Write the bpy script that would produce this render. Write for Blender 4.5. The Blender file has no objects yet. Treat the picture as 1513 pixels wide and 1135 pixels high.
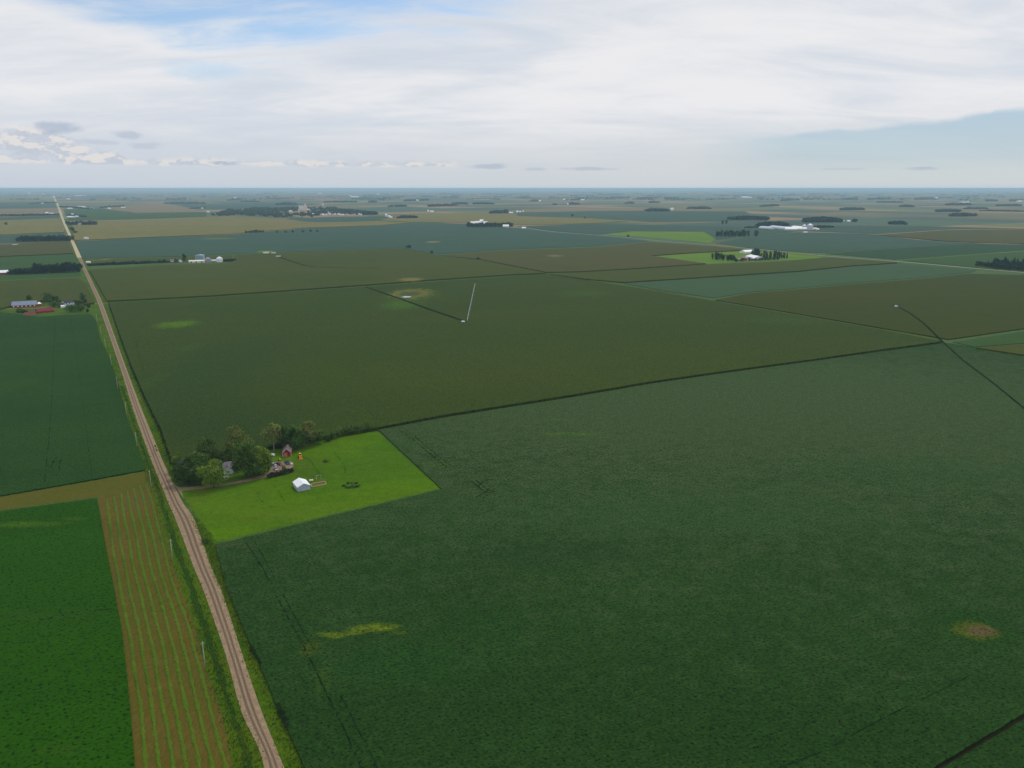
import bpy, math, random
import numpy as np
from mathutils import Vector, Matrix
random.seed(7)
R = math.radians
scene = bpy.context.scene
col = scene.collection

# ------------------------------------------------------------------ survey: camera and where photographed points lie on the land
H = 165.0                       # flying height, metres
FP = 1140.0                     # focal length in photo pixels (photo 1513 x 1135)
PITCH = math.atan((567.5 - 278.2) / FP)
CP, SP = math.cos(PITCH), math.sin(PITCH)
def ray(px, py):
    u = (px - 756.5) / FP; v = (py - 567.5) / FP
    return u, CP - v * SP, -SP - v * CP
def g(px, py, z=0.0):
    x, y, w = ray(px, py)
    t = (H - z) / -w
    return (x * t, y * t)
def mpp(py):                    # metres per photo pixel, sideways, at a ground row
    x, y, w = ray(756, py)
    return (H / -w) / FP
def AE(px, py):                 # sky direction: tan(azimuth), tan(elevation)
    x, y, w = ray(px, py)
    return x / y, w / math.hypot(x, y)

cam_d = bpy.data.cameras.new("camera"); cam = bpy.data.objects.new("camera", cam_d); col.objects.link(cam)
cam.location = (0, 0, H); cam.rotation_euler = (math.pi / 2 - PITCH, 0, 0)
cam_d.sensor_width = 36; cam_d.lens = 36 * FP / 1513.0; cam_d.clip_end = 300000; cam_d.clip_start = 0.5
scene.camera = cam
scene.view_settings.view_transform = 'Standard'; scene.view_settings.look = 'None'
scene.view_settings.exposure = 0; scene.view_settings.gamma = 1
scene.cycles.volume_bounces = 1
scene.cycles.max_bounces = 5
scene.cycles.use_denoising = True
YAW = R(30.05)                  # the land survey grid: gravel road runs along local +Y
GX = Vector((math.cos(YAW), math.sin(YAW))); GY = Vector((-math.sin(YAW), math.cos(YAW)))

# ------------------------------------------------------------------ node helper
KL = 1.0
def lin(c):
    c = c / 255.0
    return c / 12.92 if c <= 0.04045 else ((c + 0.055) / 1.055) ** 2.4
def C(r, g_, b, k=None):
    k = KL if k is None else k
    return tuple(min(0.9, lin(v) / k) for v in (r, g_, b)) + (1.0,)
def CW(r, g_, b_): return C(r, g_, b_, .8)
class NT:
    def __init__(s, tree):
        s.t = tree; s.n = tree.nodes; s.l = tree.links
    def new(s, ty, **kw):
        n = s.n.new(ty)
        for k, v in kw.items(): setattr(n, k, v)
        return n
    def put(s, sock, v):
        if v is None: return
        if hasattr(v, 'is_output'): s.l.new(v, sock)
        else: sock.default_value = v
    def math(s, op, a, b=None, c=None, clamp=False):
        n = s.new('ShaderNodeMath', operation=op, use_clamp=clamp)
        s.put(n.inputs[0], a); s.put(n.inputs[1], b)
        if c is not None: s.put(n.inputs[2], c)
        return n.outputs[0]
    def vmath(s, op, a, b=None, out=0):
        n = s.new('ShaderNodeVectorMath', operation=op)
        s.put(n.inputs[0], a)
        if b is not None: s.put(n.inputs[1], b)
        return n.outputs[out]
    def mapping(s, vec, loc=(0,0,0), rot=(0,0,0), scale=(1,1,1), kind='POINT'):
        n = s.new('ShaderNodeMapping', vector_type=kind)
        s.put(n.inputs[0], vec); n.inputs['Location'].default_value = loc
        n.inputs['Rotation'].default_value = rot; n.inputs['Scale'].default_value = scale
        return n.outputs[0]
    def noise(s, vec, scale, detail=3, rough=.55, dist=0.0, out=0):
        n = s.new('ShaderNodeTexNoise'); s.put(n.inputs['Vector'], vec)
        n.inputs['Scale'].default_value = scale; n.inputs['Detail'].default_value = detail
        n.inputs['Roughness'].default_value = rough; n.inputs['Distortion'].default_value = dist
        return n.outputs[out]
    def mr(s, v, a, b, c=0.0, d=1.0, smooth=True):
        n = s.new('ShaderNodeMapRange'); n.interpolation_type = 'SMOOTHSTEP' if smooth else 'LINEAR'
        s.put(n.inputs['Value'], v)
        for k, q in zip(('From Min', 'From Max', 'To Min', 'To Max'), (a, b, c, d)): s.put(n.inputs[k], q)
        return n.outputs[0]
    def mix(s, f, a, b, mode='MIX'):
        n = s.new('ShaderNodeMix', data_type='RGBA', blend_type=mode)
        s.put(n.inputs[0], f); s.put(n.inputs[6], a); s.put(n.inputs[7], b)
        return n.outputs[2]
    def sep(s, v):
        n = s.new('ShaderNodeSeparateXYZ'); s.put(n.inputs[0], v); return n.outputs
    def comb(s, x, y, z=0.0):
        n = s.new('ShaderNodeCombineXYZ')
        for i, q in enumerate((x, y, z)): s.put(n.inputs[i], q)
        return n.outputs[0]

def new_mat(name):
    m = bpy.data.materials.new(name); m.use_nodes = True
    nt = NT(m.node_tree); bs = nt.n['Principled BSDF']
    bs.inputs['Roughness'].default_value = 0.9
    bs.inputs['Specular IOR Level'].default_value = 0.15
    return m, nt, bs
def bump(nt, bs, h, strength, dist):
    b = nt.new('ShaderNodeBump'); nt.put(b.inputs['Height'], h)
    b.inputs['Strength'].default_value = strength; b.inputs['Distance'].default_value = dist
    nt.l.new(b.outputs[0], bs.inputs['Normal'])
def world_pos(nt): return nt.new('ShaderNodeNewGeometry').outputs['Position']

def blob(nt, pos, b, warp):
    """soft irregular spot on the land; b = (px, py, rx_px, ry_px, soft)"""
    px, py, rx, ry, soft = b
    cx, cy = g(px, py); RX = rx * mpp(py); RY = abs(g(px, py - ry)[1] - g(px, py + ry)[1]) / 2
    d = nt.vmath('SUBTRACT', pos, (cx, cy, 0)); d = nt.vmath('MULTIPLY', d, (1 / RX, 1 / RY, 0))
    d = nt.vmath('ADD', d, warp); ln = nt.vmath('LENGTH', d, out=1)
    return nt.mr(ln, 1.0 + soft, max(0.0, 1.0 - soft))

def field_mat(name, c1, c2, c3=None, big=90, mid=14, fine=1.4, aniso=(1, 1), rows=0.0, grain=.35, bumpd=.35, bumps=.6, blobs=(), stripes=0.0, sheen=.025, tint=(1, 1, 1), gam=1.0):
    m, nt, bs = new_mat(name)
    bs.inputs['Specular IOR Level'].default_value = .01
    tn = lambda c: tuple(a * b for a, b in zip(c, tint)) + (1.0,)
    c1 = tn(c1); c2 = tn(c2); c3 = tn(c3) if c3 else None; tb = tuple(.25 * a + .6 for a in tint); blobs = [(b, tuple(p * r for p, r in zip(q, tb)) + (1.0,), w_) for b, q, w_ in blobs]
    bs.inputs['Sheen Weight'].default_value = sheen; bs.inputs['Sheen Roughness'].default_value = .45
    bs.inputs['Sheen Tint'].default_value = (.78, .9, .66, 1)
    pos = world_pos(nt)
    flat = nt.vmath('MULTIPLY', pos, (1, 1, 0))
    n1 = nt.noise(nt.mapping(flat, rot=(0, 0, -YAW), scale=(.35, 1, 1)), 1.0 / big, 4, .6, .6)
    n2 = nt.noise(flat, 1.0 / mid, 4, .6)
    f = nt.math('ADD', nt.math('MULTIPLY', n1, .7), nt.math('MULTIPLY', n2, .3))
    base = nt.mix(nt.mr(f, .36, .64), c1, c2)
    if c3:
        n3 = nt.noise(flat, 1.0 / (big * 2.3), 3, .5, 1.0)
        base = nt.mix(nt.mr(n3, .5, .72, 0, .75), base, c3)
    if stripes:
        gp = nt.sep(nt.mapping(flat, rot=(0, 0, -YAW)))
        sn = nt.noise(nt.comb(nt.math('MULTIPLY', gp[0], 1 / 18.0), nt.math('MULTIPLY', gp[1], 1 / 900.0)), 1.0, 2, .5)
        sn2 = nt.noise(nt.comb(nt.math('MULTIPLY', gp[0], 1 / 700.0), nt.math('MULTIPLY', gp[1], 1 / 22.0)), 1.0, 2, .5)
        sn = nt.math('ADD', nt.math('MULTIPLY', sn, .5), nt.math('MULTIPLY', sn2, .5))
        base = nt.mix(nt.mr(sn, .4, .6, 0, stripes), base, c2)
    if blobs:
        wv = nt.noise(nt.mapping(flat, scale=(1, 1.0, 1)), 1 / 9.0, 4, .6, out=1)
        wv = nt.vmath('MULTIPLY', nt.vmath('SUBTRACT', wv, (.5, .5, .5)), (2.2, 2.2, 0))
        patchy = nt.mr(nt.noise(flat, 1 / 3.2, 4, .7), .36, .6, .55, 1.0)
        for b, colr, st in blobs:
            k = nt.math('MULTIPLY', blob(nt, flat, b, wv), st)
            if max(b[2], b[3]) < 60: k = nt.math('MULTIPLY', k, patchy)
            base = nt.mix(k, base, colr)
    # canopy grain: leaf tops against the gaps between plants
    fp = nt.mapping(flat, rot=(0, 0, rows), scale=(aniso[0], aniso[1], 1))
    gn = nt.noise(fp, 1.0 / fine, 3, .62)
    gn2 = nt.noise(fp, 1.0 / (fine * 3.4), 2, .6)
    gsum = nt.math('ADD', nt.math('MULTIPLY', gn, .72), nt.math('MULTIPLY', gn2, .28))
    k = nt.mr(gsum, .3, .7, 1 - grain, 1 + grain, smooth=False)
    if gam != 1.0: k = nt.math('MULTIPLY', k, nt.mr(nt.noise(fp, 1.0 / (fine * .9), 1, .5), .28, .46, .22, 1.0))
    colr = nt.vmath('MULTIPLY', base, nt.comb(k, k, k))
    nt.put(bs.inputs['Base Color'], colr)
    bump(nt, bs, gsum, bumps, bumpd)
    return m

def plain(name, c, rough=.8, spec=.2, metal=0.0, var=.12, scale=.8):
    m, nt, bs = new_mat(name)
    tc = nt.new('ShaderNodeTexCoord').outputs['Object']
    n = nt.noise(tc, scale, 4, .65)
    k = nt.mr(n, .3, .7, 1 - var, 1 + var, smooth=False)
    nt.put(bs.inputs['Base Color'], nt.vmath('MULTIPLY', c[:3], nt.comb(k, k, k)))
    bs.inputs['Roughness'].default_value = rough; bs.inputs['Specular IOR Level'].default_value = spec
    bs.inputs['Metallic'].default_value = metal
    return m
def sheet_metal(name, c, axis=0, rough=.55):
    m, nt, bs = new_mat(name)
    tc = nt.new('ShaderNodeTexCoord').outputs['Object']
    n = nt.noise(tc, .5, 4, .65); k = nt.mr(n, .3, .7, .88, 1.08, smooth=False)
    nt.put(bs.inputs['Base Color'], nt.vmath('MULTIPLY', c[:3], nt.comb(k, k, k)))
    w = nt.new('ShaderNodeTexWave', bands_direction='X' if axis == 0 else 'Y'); nt.put(w.inputs[0], tc)
    w.inputs['Scale'].default_value = .9
    bump(nt, bs, w.outputs[1], .5, .05)
    bs.inputs['Roughness'].default_value = rough; bs.inputs['Specular IOR Level'].default_value = .4
    return m
def leaf_mat(name, c1, c2, var=.35):
    m, nt, bs = new_mat(name)
    oi = nt.new('ShaderNodeObjectInfo')
    pos = world_pos(nt)
    n = nt.noise(pos, 1 / 2.6, 3, .6)
    base = nt.mix(nt.mr(n, .35, .65), c1, c2)
    rnd = nt.mr(oi.outputs['Random'], 0, 1, 1 - var * .5, 1 + var * .5, smooth=False)
    n2 = nt.noise(pos, 1.5, 2, .5)
    k = nt.math('MULTIPLY', rnd, nt.mr(n2, .3, .7, .5, 1.5, smooth=False))
    colr = nt.vmath('MULTIPLY', base, nt.comb(k, k, k))
    nt.put(bs.inputs['Base Color'], colr)
    bs.inputs['Specular IOR Level'].default_value = .1
    tr = nt.new('ShaderNodeBsdfTranslucent'); nt.put(tr.inputs[0], colr)
    ms = nt.new('ShaderNodeMixShader'); ms.inputs[0].default_value = .22
    nt.l.new(bs.outputs[0], ms.inputs[1]); nt.l.new(tr.outputs[0], ms.inputs[2])
    nt.l.new(ms.outputs[0], nt.n['Material Output'].inputs[0])
    return m

# ------------------------------------------------------------------ mesh helper
class MB:
    def __init__(s): s.v = []; s.f = []; s.uv = []
    def quad(s, a, b, c, d):
        i = len(s.v); s.v += [tuple(a), tuple(b), tuple(c), tuple(d)]; s.f.append((i, i + 1, i + 2, i + 3))
    def tri(s, a, b, c):
        i = len(s.v); s.v += [tuple(a), tuple(b), tuple(c)]; s.f.append((i, i + 1, i + 2))
    def box(s, x0, y0, z0, x1, y1, z1):
        i = len(s.v)
        s.v += [(x0,y0,z0),(x1,y0,z0),(x1,y1,z0),(x0,y1,z0),(x0,y0,z1),(x1,y0,z1),(x1,y1,z1),(x0,y1,z1)]
        s.f += [tuple(i + k for k in q) for q in ((0,3,2,1),(4,5,6,7),(0,1,5,4),(1,2,6,5),(2,3,7,6),(3,0,4,7))]
        return s
    def prism(s, prof, a, b, axis='y'):
        """closed 2-D profile extruded from a to b; axis y: profile (x,z); axis x: profile (y,z)"""
        i = len(s.v); n = len(prof)
        for t in (a, b):
            for p, q in prof: s.v.append((p, t, q) if axis == 'y' else (t, p, q))
        s.f.append(tuple(i + k for k in range(n))); s.f.append(tuple(i + n + k for k in reversed(range(n))))
        for k in range(n):
            k2 = (k + 1) % n; s.f.append((i + k, i + n + k, i + n + k2, i + k2))
        return s
    def tube(s, pts, rads, seg=8, cap=True):
        base = len(s.v); n = len(pts)
        for k, p in enumerate(pts):
            p = Vector(p); q = Vector(pts[min(k + 1, n - 1)]) - Vector(pts[max(k - 1, 0)])
            q.normalize(); a = q.orthogonal().normalized(); b = q.cross(a)
            if abs(q.z) > .9: a = Vector((1, 0, 0)); b = q.cross(a).normalized(); a = b.cross(q)
            for j in range(seg):
                t = 2 * math.pi * j / seg
                s.v.append(tuple(p + (a * math.cos(t) + b * math.sin(t)) * rads[k]))
        for k in range(n - 1):
            for j in range(seg):
                j2 = (j + 1) % seg
                s.f.append((base + k * seg + j, base + k * seg + j2, base + (k + 1) * seg + j2, base + (k + 1) * seg + j))
        if cap:
            s.f.append(tuple(base + j for j in reversed(range(seg)))); s.f.append(tuple(base + (n - 1) * seg + j for j in range(seg)))
        return s
    def mesh(s, name, mat=None, smooth=False):
        me = bpy.data.meshes.new(name); me.from_pydata(s.v, [], s.f); me.update()
        if mat: me.materials.append(mat)
        if smooth: me.polygons.foreach_set('use_smooth', [True] * len(me.polygons))
        return me
    def build(s, name, mat, parent=None, smooth=False):
        o = bpy.data.objects.new(name, s.mesh(name, mat, smooth)); col.objects.link(o)
        if parent: o.parent = parent
        return o
def tag(o, label=None, cat=None, group=None, kind=None):
    if label: o['label'] = label
    if cat: o['category'] = cat
    if group: o['group'] = group
    if kind: o['kind'] = kind
    return o
def empty(name, loc, rz=0.0):
    o = bpy.data.objects.new(name, None); col.objects.link(o); o.location = loc; o.rotation_euler = (0, 0, rz)
    o.empty_display_size = .5
    return o
def copy_tree(o, parent=None):
    c = o.copy(); col.objects.link(c)
    if parent: c.parent = parent
    for ch in list(o.children): copy_tree(ch, c)
    return c

# ------------------------------------------------------------------ land sheets
def resample(pts, step, jit, closed=True):
    out = []; n = len(pts)
    for i in range(n if closed else n - 1):
        a = Vector(pts[i]); b = Vector(pts[(i + 1) % n]); L = (b - a).length
        st = max(step, L / 260)
        k = max(1, int(L / st)); nrm = Vector((-(b - a).y, (b - a).x)).normalized() if L > 0 else Vector((0, 0))
        for j in range(k):
            p = a.lerp(b, j / k)
            if j and jit: p = p + nrm * random.uniform(-jit, jit)
            out.append(p)
    if not closed: out.append(Vector(pts[-1]))
    return out
_zi = [0]
def slab(name, label, pix, h, mat, top=None, step=0, jit=0, cat='field', kind='structure', world=None):
    _zi[0] += 1
    z = h + (_zi[0] % 4) * .004
    pts = world if world else [g(x, y, h) for x, y in pix]
    if step: pts = resample(pts, step, jit)
    n = len(pts)
    mb = MB()
    mb.v = [(p[0], p[1], z) for p in pts] + [(p[0], p[1], -.05) for p in pts]
    area = sum(pts[i][0] * pts[(i + 1) % n][1] - pts[(i + 1) % n][0] * pts[i][1] for i in range(n))
    idx = list(range(n))
    mb.f.append(tuple(idx if area > 0 else reversed(idx)))
    if h > .1:
        for i in range(n):
            j = (i + 1) % n
            mb.f.append((i, n + i, n + j, j) if area > 0 else (j, n + j, n + i, i))
    else:
        mb.v = mb.v[:n]
    o = mb.build(name, mat)
    return tag(o, label, cat, None, kind)
def strip(name, label, left, right, z, mat, cat='road', kind='structure', across=6, crown=0.0, step=4.0):
    """ribbon between two polylines (lists of world points), UV.x across, UV.y along in metres"""
    n = len(left); mb = MB(); uv = []
    for i in range(n):
        for k in range(across + 1):
            t = k / across
            p = Vector(left[i]).lerp(Vector(right[i]), t)
            mb.v.append((p[0], p[1], z + crown * (1 - (2 * t - 1) ** 2)))
    dist = [0.0]
    for i in range(1, n): dist.append(dist[-1] + (Vector(left[i]) - Vector(left[i - 1])).length)
    for i in range(n - 1):
        for k in range(across):
            a = i * (across + 1) + k
            mb.f.append((a, a + 1, a + across + 2, a + across + 1))
            uv += [(k / across, dist[i]), ((k + 1) / across, dist[i]), ((k + 1) / across, dist[i + 1]), (k / across, dist[i + 1])]
    o = mb.build(name, mat, smooth=True)
    l = o.data.uv_layers.new(name='UVMap')
    for i, q in enumerate(uv): l.data[i].uv = q
    return tag(o, label, cat, None, kind)
def smooth_line(pts, per=8):
    """Catmull-Rom through world points"""
    P = [Vector(p) for p in pts]; out = []
    for i in range(len(P) - 1):
        p0 = P[max(i - 1, 0)]; p1 = P[i]; p2 = P[i + 1]; p3 = P[min(i + 2, len(P) - 1)]
        for k in range(per):
            t = k / per
            out.append(.5 * ((2 * p1) + (-p0 + p2) * t + (2 * p0 - 5 * p1 + 4 * p2 - p3) * t * t + (-p0 + 3 * p1 - 3 * p2 + p3) * t ** 3))
    out.append(P[-1]); return out
def ribbon(name, label, pix, width, z, mat, cat='path', jit=0.0, broken=0.0, hz=0.0, step=3.0, wpts=None, kind='structure'):
    pts = wpts if wpts else [g(x, y, hz) for x, y in pix]
    pts = resample(pts, step, 0, closed=False)
    mb = MB(); prev = None
    for i, p in enumerate(pts):
        a = pts[max(i - 1, 0)]; b = pts[min(i + 1, len(pts) - 1)]; d = (b - a).normalized(); nn = Vector((-d.y, d.x))
        w = width * .5 * (1 + random.uniform(-jit, jit)); off = random.uniform(-jit, jit) * width * .4
        cur = (p + nn * (w + off), p - nn * (w - off))
        if prev and random.random() > broken:
            mb.quad((*prev[0], z), (*prev[1], z), (*cur[1], z), (*cur[0], z))
        prev = cur
    return tag(mb.build(name, mat), label, cat, None, kind)

# ------------------------------------------------------------------ crop and ground materials
EW = -YAW; NS = -YAW
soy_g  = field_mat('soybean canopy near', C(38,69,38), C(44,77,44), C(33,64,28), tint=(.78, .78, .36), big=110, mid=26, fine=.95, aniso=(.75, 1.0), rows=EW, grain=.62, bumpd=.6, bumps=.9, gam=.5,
    blobs=[((1080,590,760,100,.75), (.063, .106, .037), .85), ((492,941,20,4.5,.5), C(104,122,22), .9), ((520,937,20,3.5,.5), C(98,116,22), .75), ((552,930,28,6,.5), C(104,122,24), .9), ((600,985,90,22,.9), C(34,78,26), .5), ((720,940,60,30,.9), C(36,76,28), .45), ((1200,1090,160,30,.9), C(34,66,22), .5), ((1050,760,260,30,.9), C(52,84,46), .5), ((1330,700,160,18,.9), C(46,82,40), .5), ((820,820,120,18,.9), C(34,64,30), .5), ((590,938,16,3,.5), C(88,105,30), .55), ((458,962,14,10,.7), C(82,92,24), .55),  # first, widest spot paints view-angle sheen and lens falloff into the canopy colour
           ((478,1005,9,20,.8), C(70,88,26), .5),
           ((1440,934,50,26,.6), C(34,74,20), .8), ((1440,935,29,12,.4), C(92,100,22), .8), ((1447,934,19,7,.4), C(104,84,66), .85),
           ((840,643,42,2.2,.5), C(78,108,35), .6), ((645,688,26,4,.7), C(66,96,30), .6), ((600,660,22,6,.8), C(62,92,32), .5),
           ((338,806,24,5,.7), C(72,80,50), .5),((820,622,22,2,.6), C(70,98,36), .5), ((400,860,30,40,.9), C(50,78,32), .4)])
corn_g = field_mat('corn canopy near', C(62,78,40), C(54,74,42), C(52,76,30), tint=(.9, .84, .22), big=160, mid=22, fine=1.1, aniso=(1.0, .5), rows=EW, grain=.5, gam=.5, bumpd=.5, bumps=.6, stripes=.5,
    blobs=[((262,482,26,5,.6), C(88,125,14), .9), ((282,516,14,5,.8), C(66,94,30), .6), ((609,437,33,8.5,.35), C(86,104,34), .9), ((606,436,26,6.5,.3), C(128,118,62), .95),
           ((606,436.5,17,4,.3), C(60,82,50), .95), ((592,453,26,6,.7), C(74,110,24), .8), ((862,436,34,4,.7), C(66,98,30), .6),
           ((1155,476,44,5,.8), C(62,92,36), .6), ((215,572,12,18,.8), C(72,96,28), .6), ((300,560,90,60,.9), C(44,72,34), .6), ((330,640,110,40,.9), C(42,66,30), .6)])
corn_o = field_mat('olive corn', C(70,80,48), C(78,84,46), C(64,82,44), tint=(.74, .76, .24), big=200, mid=40, fine=2.5, grain=.15, stripes=.5,
    blobs=[((607,415,16,2.6,.5), C(138,124,70), .9), ((270,410,70,7,.9), C(72,88,40), .5)])
corn_b = field_mat('brown green corn', C(76,80,56), C(86,84,54), C(68,80,48), tint=(.76, .76, .34), big=200, mid=50, fine=3, grain=.15, stripes=.6,
    blobs=[((820,379.5,11,1.6,.6), C(140,126,92), .8)])
corn_r = field_mat('tasselled corn', C(76,82,40), C(86,84,42), C(64,80,40), tint=(.46, .57, .12), big=220, mid=50, fine=2.5, grain=.15, stripes=.6)
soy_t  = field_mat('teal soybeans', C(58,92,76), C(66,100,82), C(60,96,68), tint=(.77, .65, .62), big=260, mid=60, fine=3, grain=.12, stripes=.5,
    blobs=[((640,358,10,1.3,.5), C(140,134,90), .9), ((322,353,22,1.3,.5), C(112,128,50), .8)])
soy_l  = field_mat('dark teal soybeans', C(30,66,50), C(38,74,52), C(26,62,38), tint=(1.15, .93, .24), big=90, mid=16, fine=1.0, aniso=(.75, 1.0), rows=EW, grain=.42, bumpd=.5, bumps=.8, stripes=.3, gam=.5,
    blobs=[((10,575,20,16,.9), C(46,84,28), .6)])
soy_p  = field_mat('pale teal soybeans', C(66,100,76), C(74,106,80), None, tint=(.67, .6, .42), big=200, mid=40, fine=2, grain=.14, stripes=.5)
green_f = field_mat('green soybeans', C(58,94,50), C(64,98,56), C(54,86,48), tint=(.72, .66, .42), big=160, mid=40, fine=2.4, grain=.15, stripes=.5)
dark_f  = field_mat('dark green soybeans', C(48,80,58), C(52,86,60), C(46,80,44), tint=(.72, .66, .5), big=160, mid=40, fine=2.4, grain=.12, stripes=.4)
tan_f   = field_mat('ripening corn', C(140,130,78), C(124,122,74), C(150,130,84), tint=(.7, .68, .5), big=260, mid=70, fine=3, grain=.1, stripes=.7)
brown_f = field_mat('brownish corn', C(128,118,94), C(142,126,98), None, tint=(.72, .7, .56), big=260, mid=70, fine=3, grain=.1, stripes=.7)
gold_f  = field_mat('bright grass', C(104,134,52), C(90,128,50), C(124,136,56), tint=(.8, .8, .4), big=60, mid=20, fine=2, grain=.12)
hay_g  = field_mat('alfalfa', C(32,74,18), C(36,80,20), C(42,80,20), tint=(.95, .92, .02), big=60, mid=7, fine=1.2, aniso=(.8, 1.0), rows=EW, grain=.36, gam=.5, bumpd=.6, bumps=.8,
    blobs=[((40,776,46,4,.6), C(76,108,18), .7), ((110,768,16,3,.6), C(72,104,18), .6), ((60,910,90,8,.9), C(44,82,20), .7), ((90,1110,30,8,.8), C(56,86,24), .5)])
stub_g = field_mat('hay stubble', C(92,84,38), C(98,88,46), C(80,88,34), tint=(.88, .84, .5), big=40, mid=9, fine=.7, aniso=(1.0, .35), rows=NS, grain=.3, bumpd=.2, bumps=.5,
    blobs=[((222,712,16,9,.5), C(88,76,74), .9), ((195,740,24,14,.9), C(100,92,60), .5)])
head_g = field_mat('headland stubble', C(84,92,30), C(98,94,40), C(76,88,28), tint=(.9, .78, .6), big=40, mid=9, fine=.8, grain=.28, bumpd=.2, bumps=.5)
lawn_g = field_mat('lawn', C(62,106,12), C(84,124,18), C(74,108,18), tint=(.84, .76, .01), big=26, mid=7, fine=1.1, grain=.36, bumpd=.2, bumps=.7, stripes=.5,
    blobs=[((445,690,34,16,.7), C(76,98,24), .75), ((300,705,60,9,.8), C(66,88,26), .6), ((470,704,12,6,.8), C(84,94,34), .6), ((290,735,10,60,.8), C(96,106,26), .5), ((500,760,200,14,.9), C(88,118,20), .5), ((540,690,60,20,.9), C(66,104,18), .6), ((330,740,60,14,.9), C(84,116,22), .5)])
verge_g = field_mat('verge grass', C(70,106,22), C(92,112,26), C(52,90,22), tint=(.72, .72, .35), big=18, mid=4, fine=.8, grain=.35, bumpd=.3, bumps=.7)
ditch_g = field_mat('ditch grass', C(36,72,24), C(46,82,22), C(78,98,26), tint=(.8, .72, .4), big=14, mid=4, fine=.8, grain=.4, bumpd=.35, bumps=.8)
hedge_g = field_mat('fence line weeds', C(42,62,34), C(50,72,34), None, big=30, mid=8, fine=1.2, grain=.3)
dark_line = plain('dark soil between rows', C(22,38,18), var=.4, scale=.6, spec=0)
rut_m = plain('wheel rut', C(22,42,18), var=.5, scale=.5, spec=0)
soil_m = plain('bare soil', C(36,34,18), var=.4, scale=.5, spec=0)
rutlawn = plain('worn lawn track', C(50,90,8), var=.3, scale=.5, spec=0)
ylw_edge = field_mat('yellow grass edge', C(104,112,44), C(92,108,36), None, tint=(.8,.8,.6), big=12, mid=4, fine=.6, grain=.3)

def road_mat(name, sh, trk, mid):
    m, nt, bs = new_mat(name)
    uvn = nt.new('ShaderNodeUVMap'); uvn.uv_map = 'UVMap'; s = nt.sep(uvn.outputs[0])
    pos = world_pos(nt)
    wob = nt.noise(nt.comb(0.0, nt.math('MULTIPLY', s[1], .02), 0.0), 1.0, 3, .5)
    x = nt.math('ADD', s[0], nt.mr(wob, .3, .7, -.02, .02, smooth=False))
    nz = nt.noise(pos, .35, 5, .7); nz2 = nt.noise(pos, 2.2, 3, .7)
    base = nt.mix(nt.mr(nz, .35, .65), sh, mid)
    for c, w in ((.35, .10), (.62, .10)):
        d = nt.math('ABSOLUTE', nt.math('SUBTRACT', x, c))
        k = nt.mr(nt.math('ADD', d, nt.mr(nz, .3, .7, -.03, .03)), w, w * .35, 0, .85)
        base = nt.mix(k, base, trk)
    k = nt.mr(nz2, .3, .7, .82, 1.18, smooth=False)
    nt.put(bs.inputs['Base Color'], nt.vmath('MULTIPLY', base, nt.comb(k, k, k)))
    bump(nt, bs, nz2, .5, .06)
    return m
gravel = road_mat('gravel', C(150,130,100), C(94,76,62), C(132,110,86))
gravel2 = road_mat('pale gravel', C(160,156,132), C(140,134,116), C(150,146,124))
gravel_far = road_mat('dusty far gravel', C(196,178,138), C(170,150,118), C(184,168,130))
drive = road_mat('driveway gravel', C(142,122,94), C(128,106,84), C(120,108,78))
yard_m = field_mat('gravel yard', C(140,118,104), C(126,104,90), C(150,130,112), big=8, mid=3, fine=.6, grain=.15)

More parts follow.
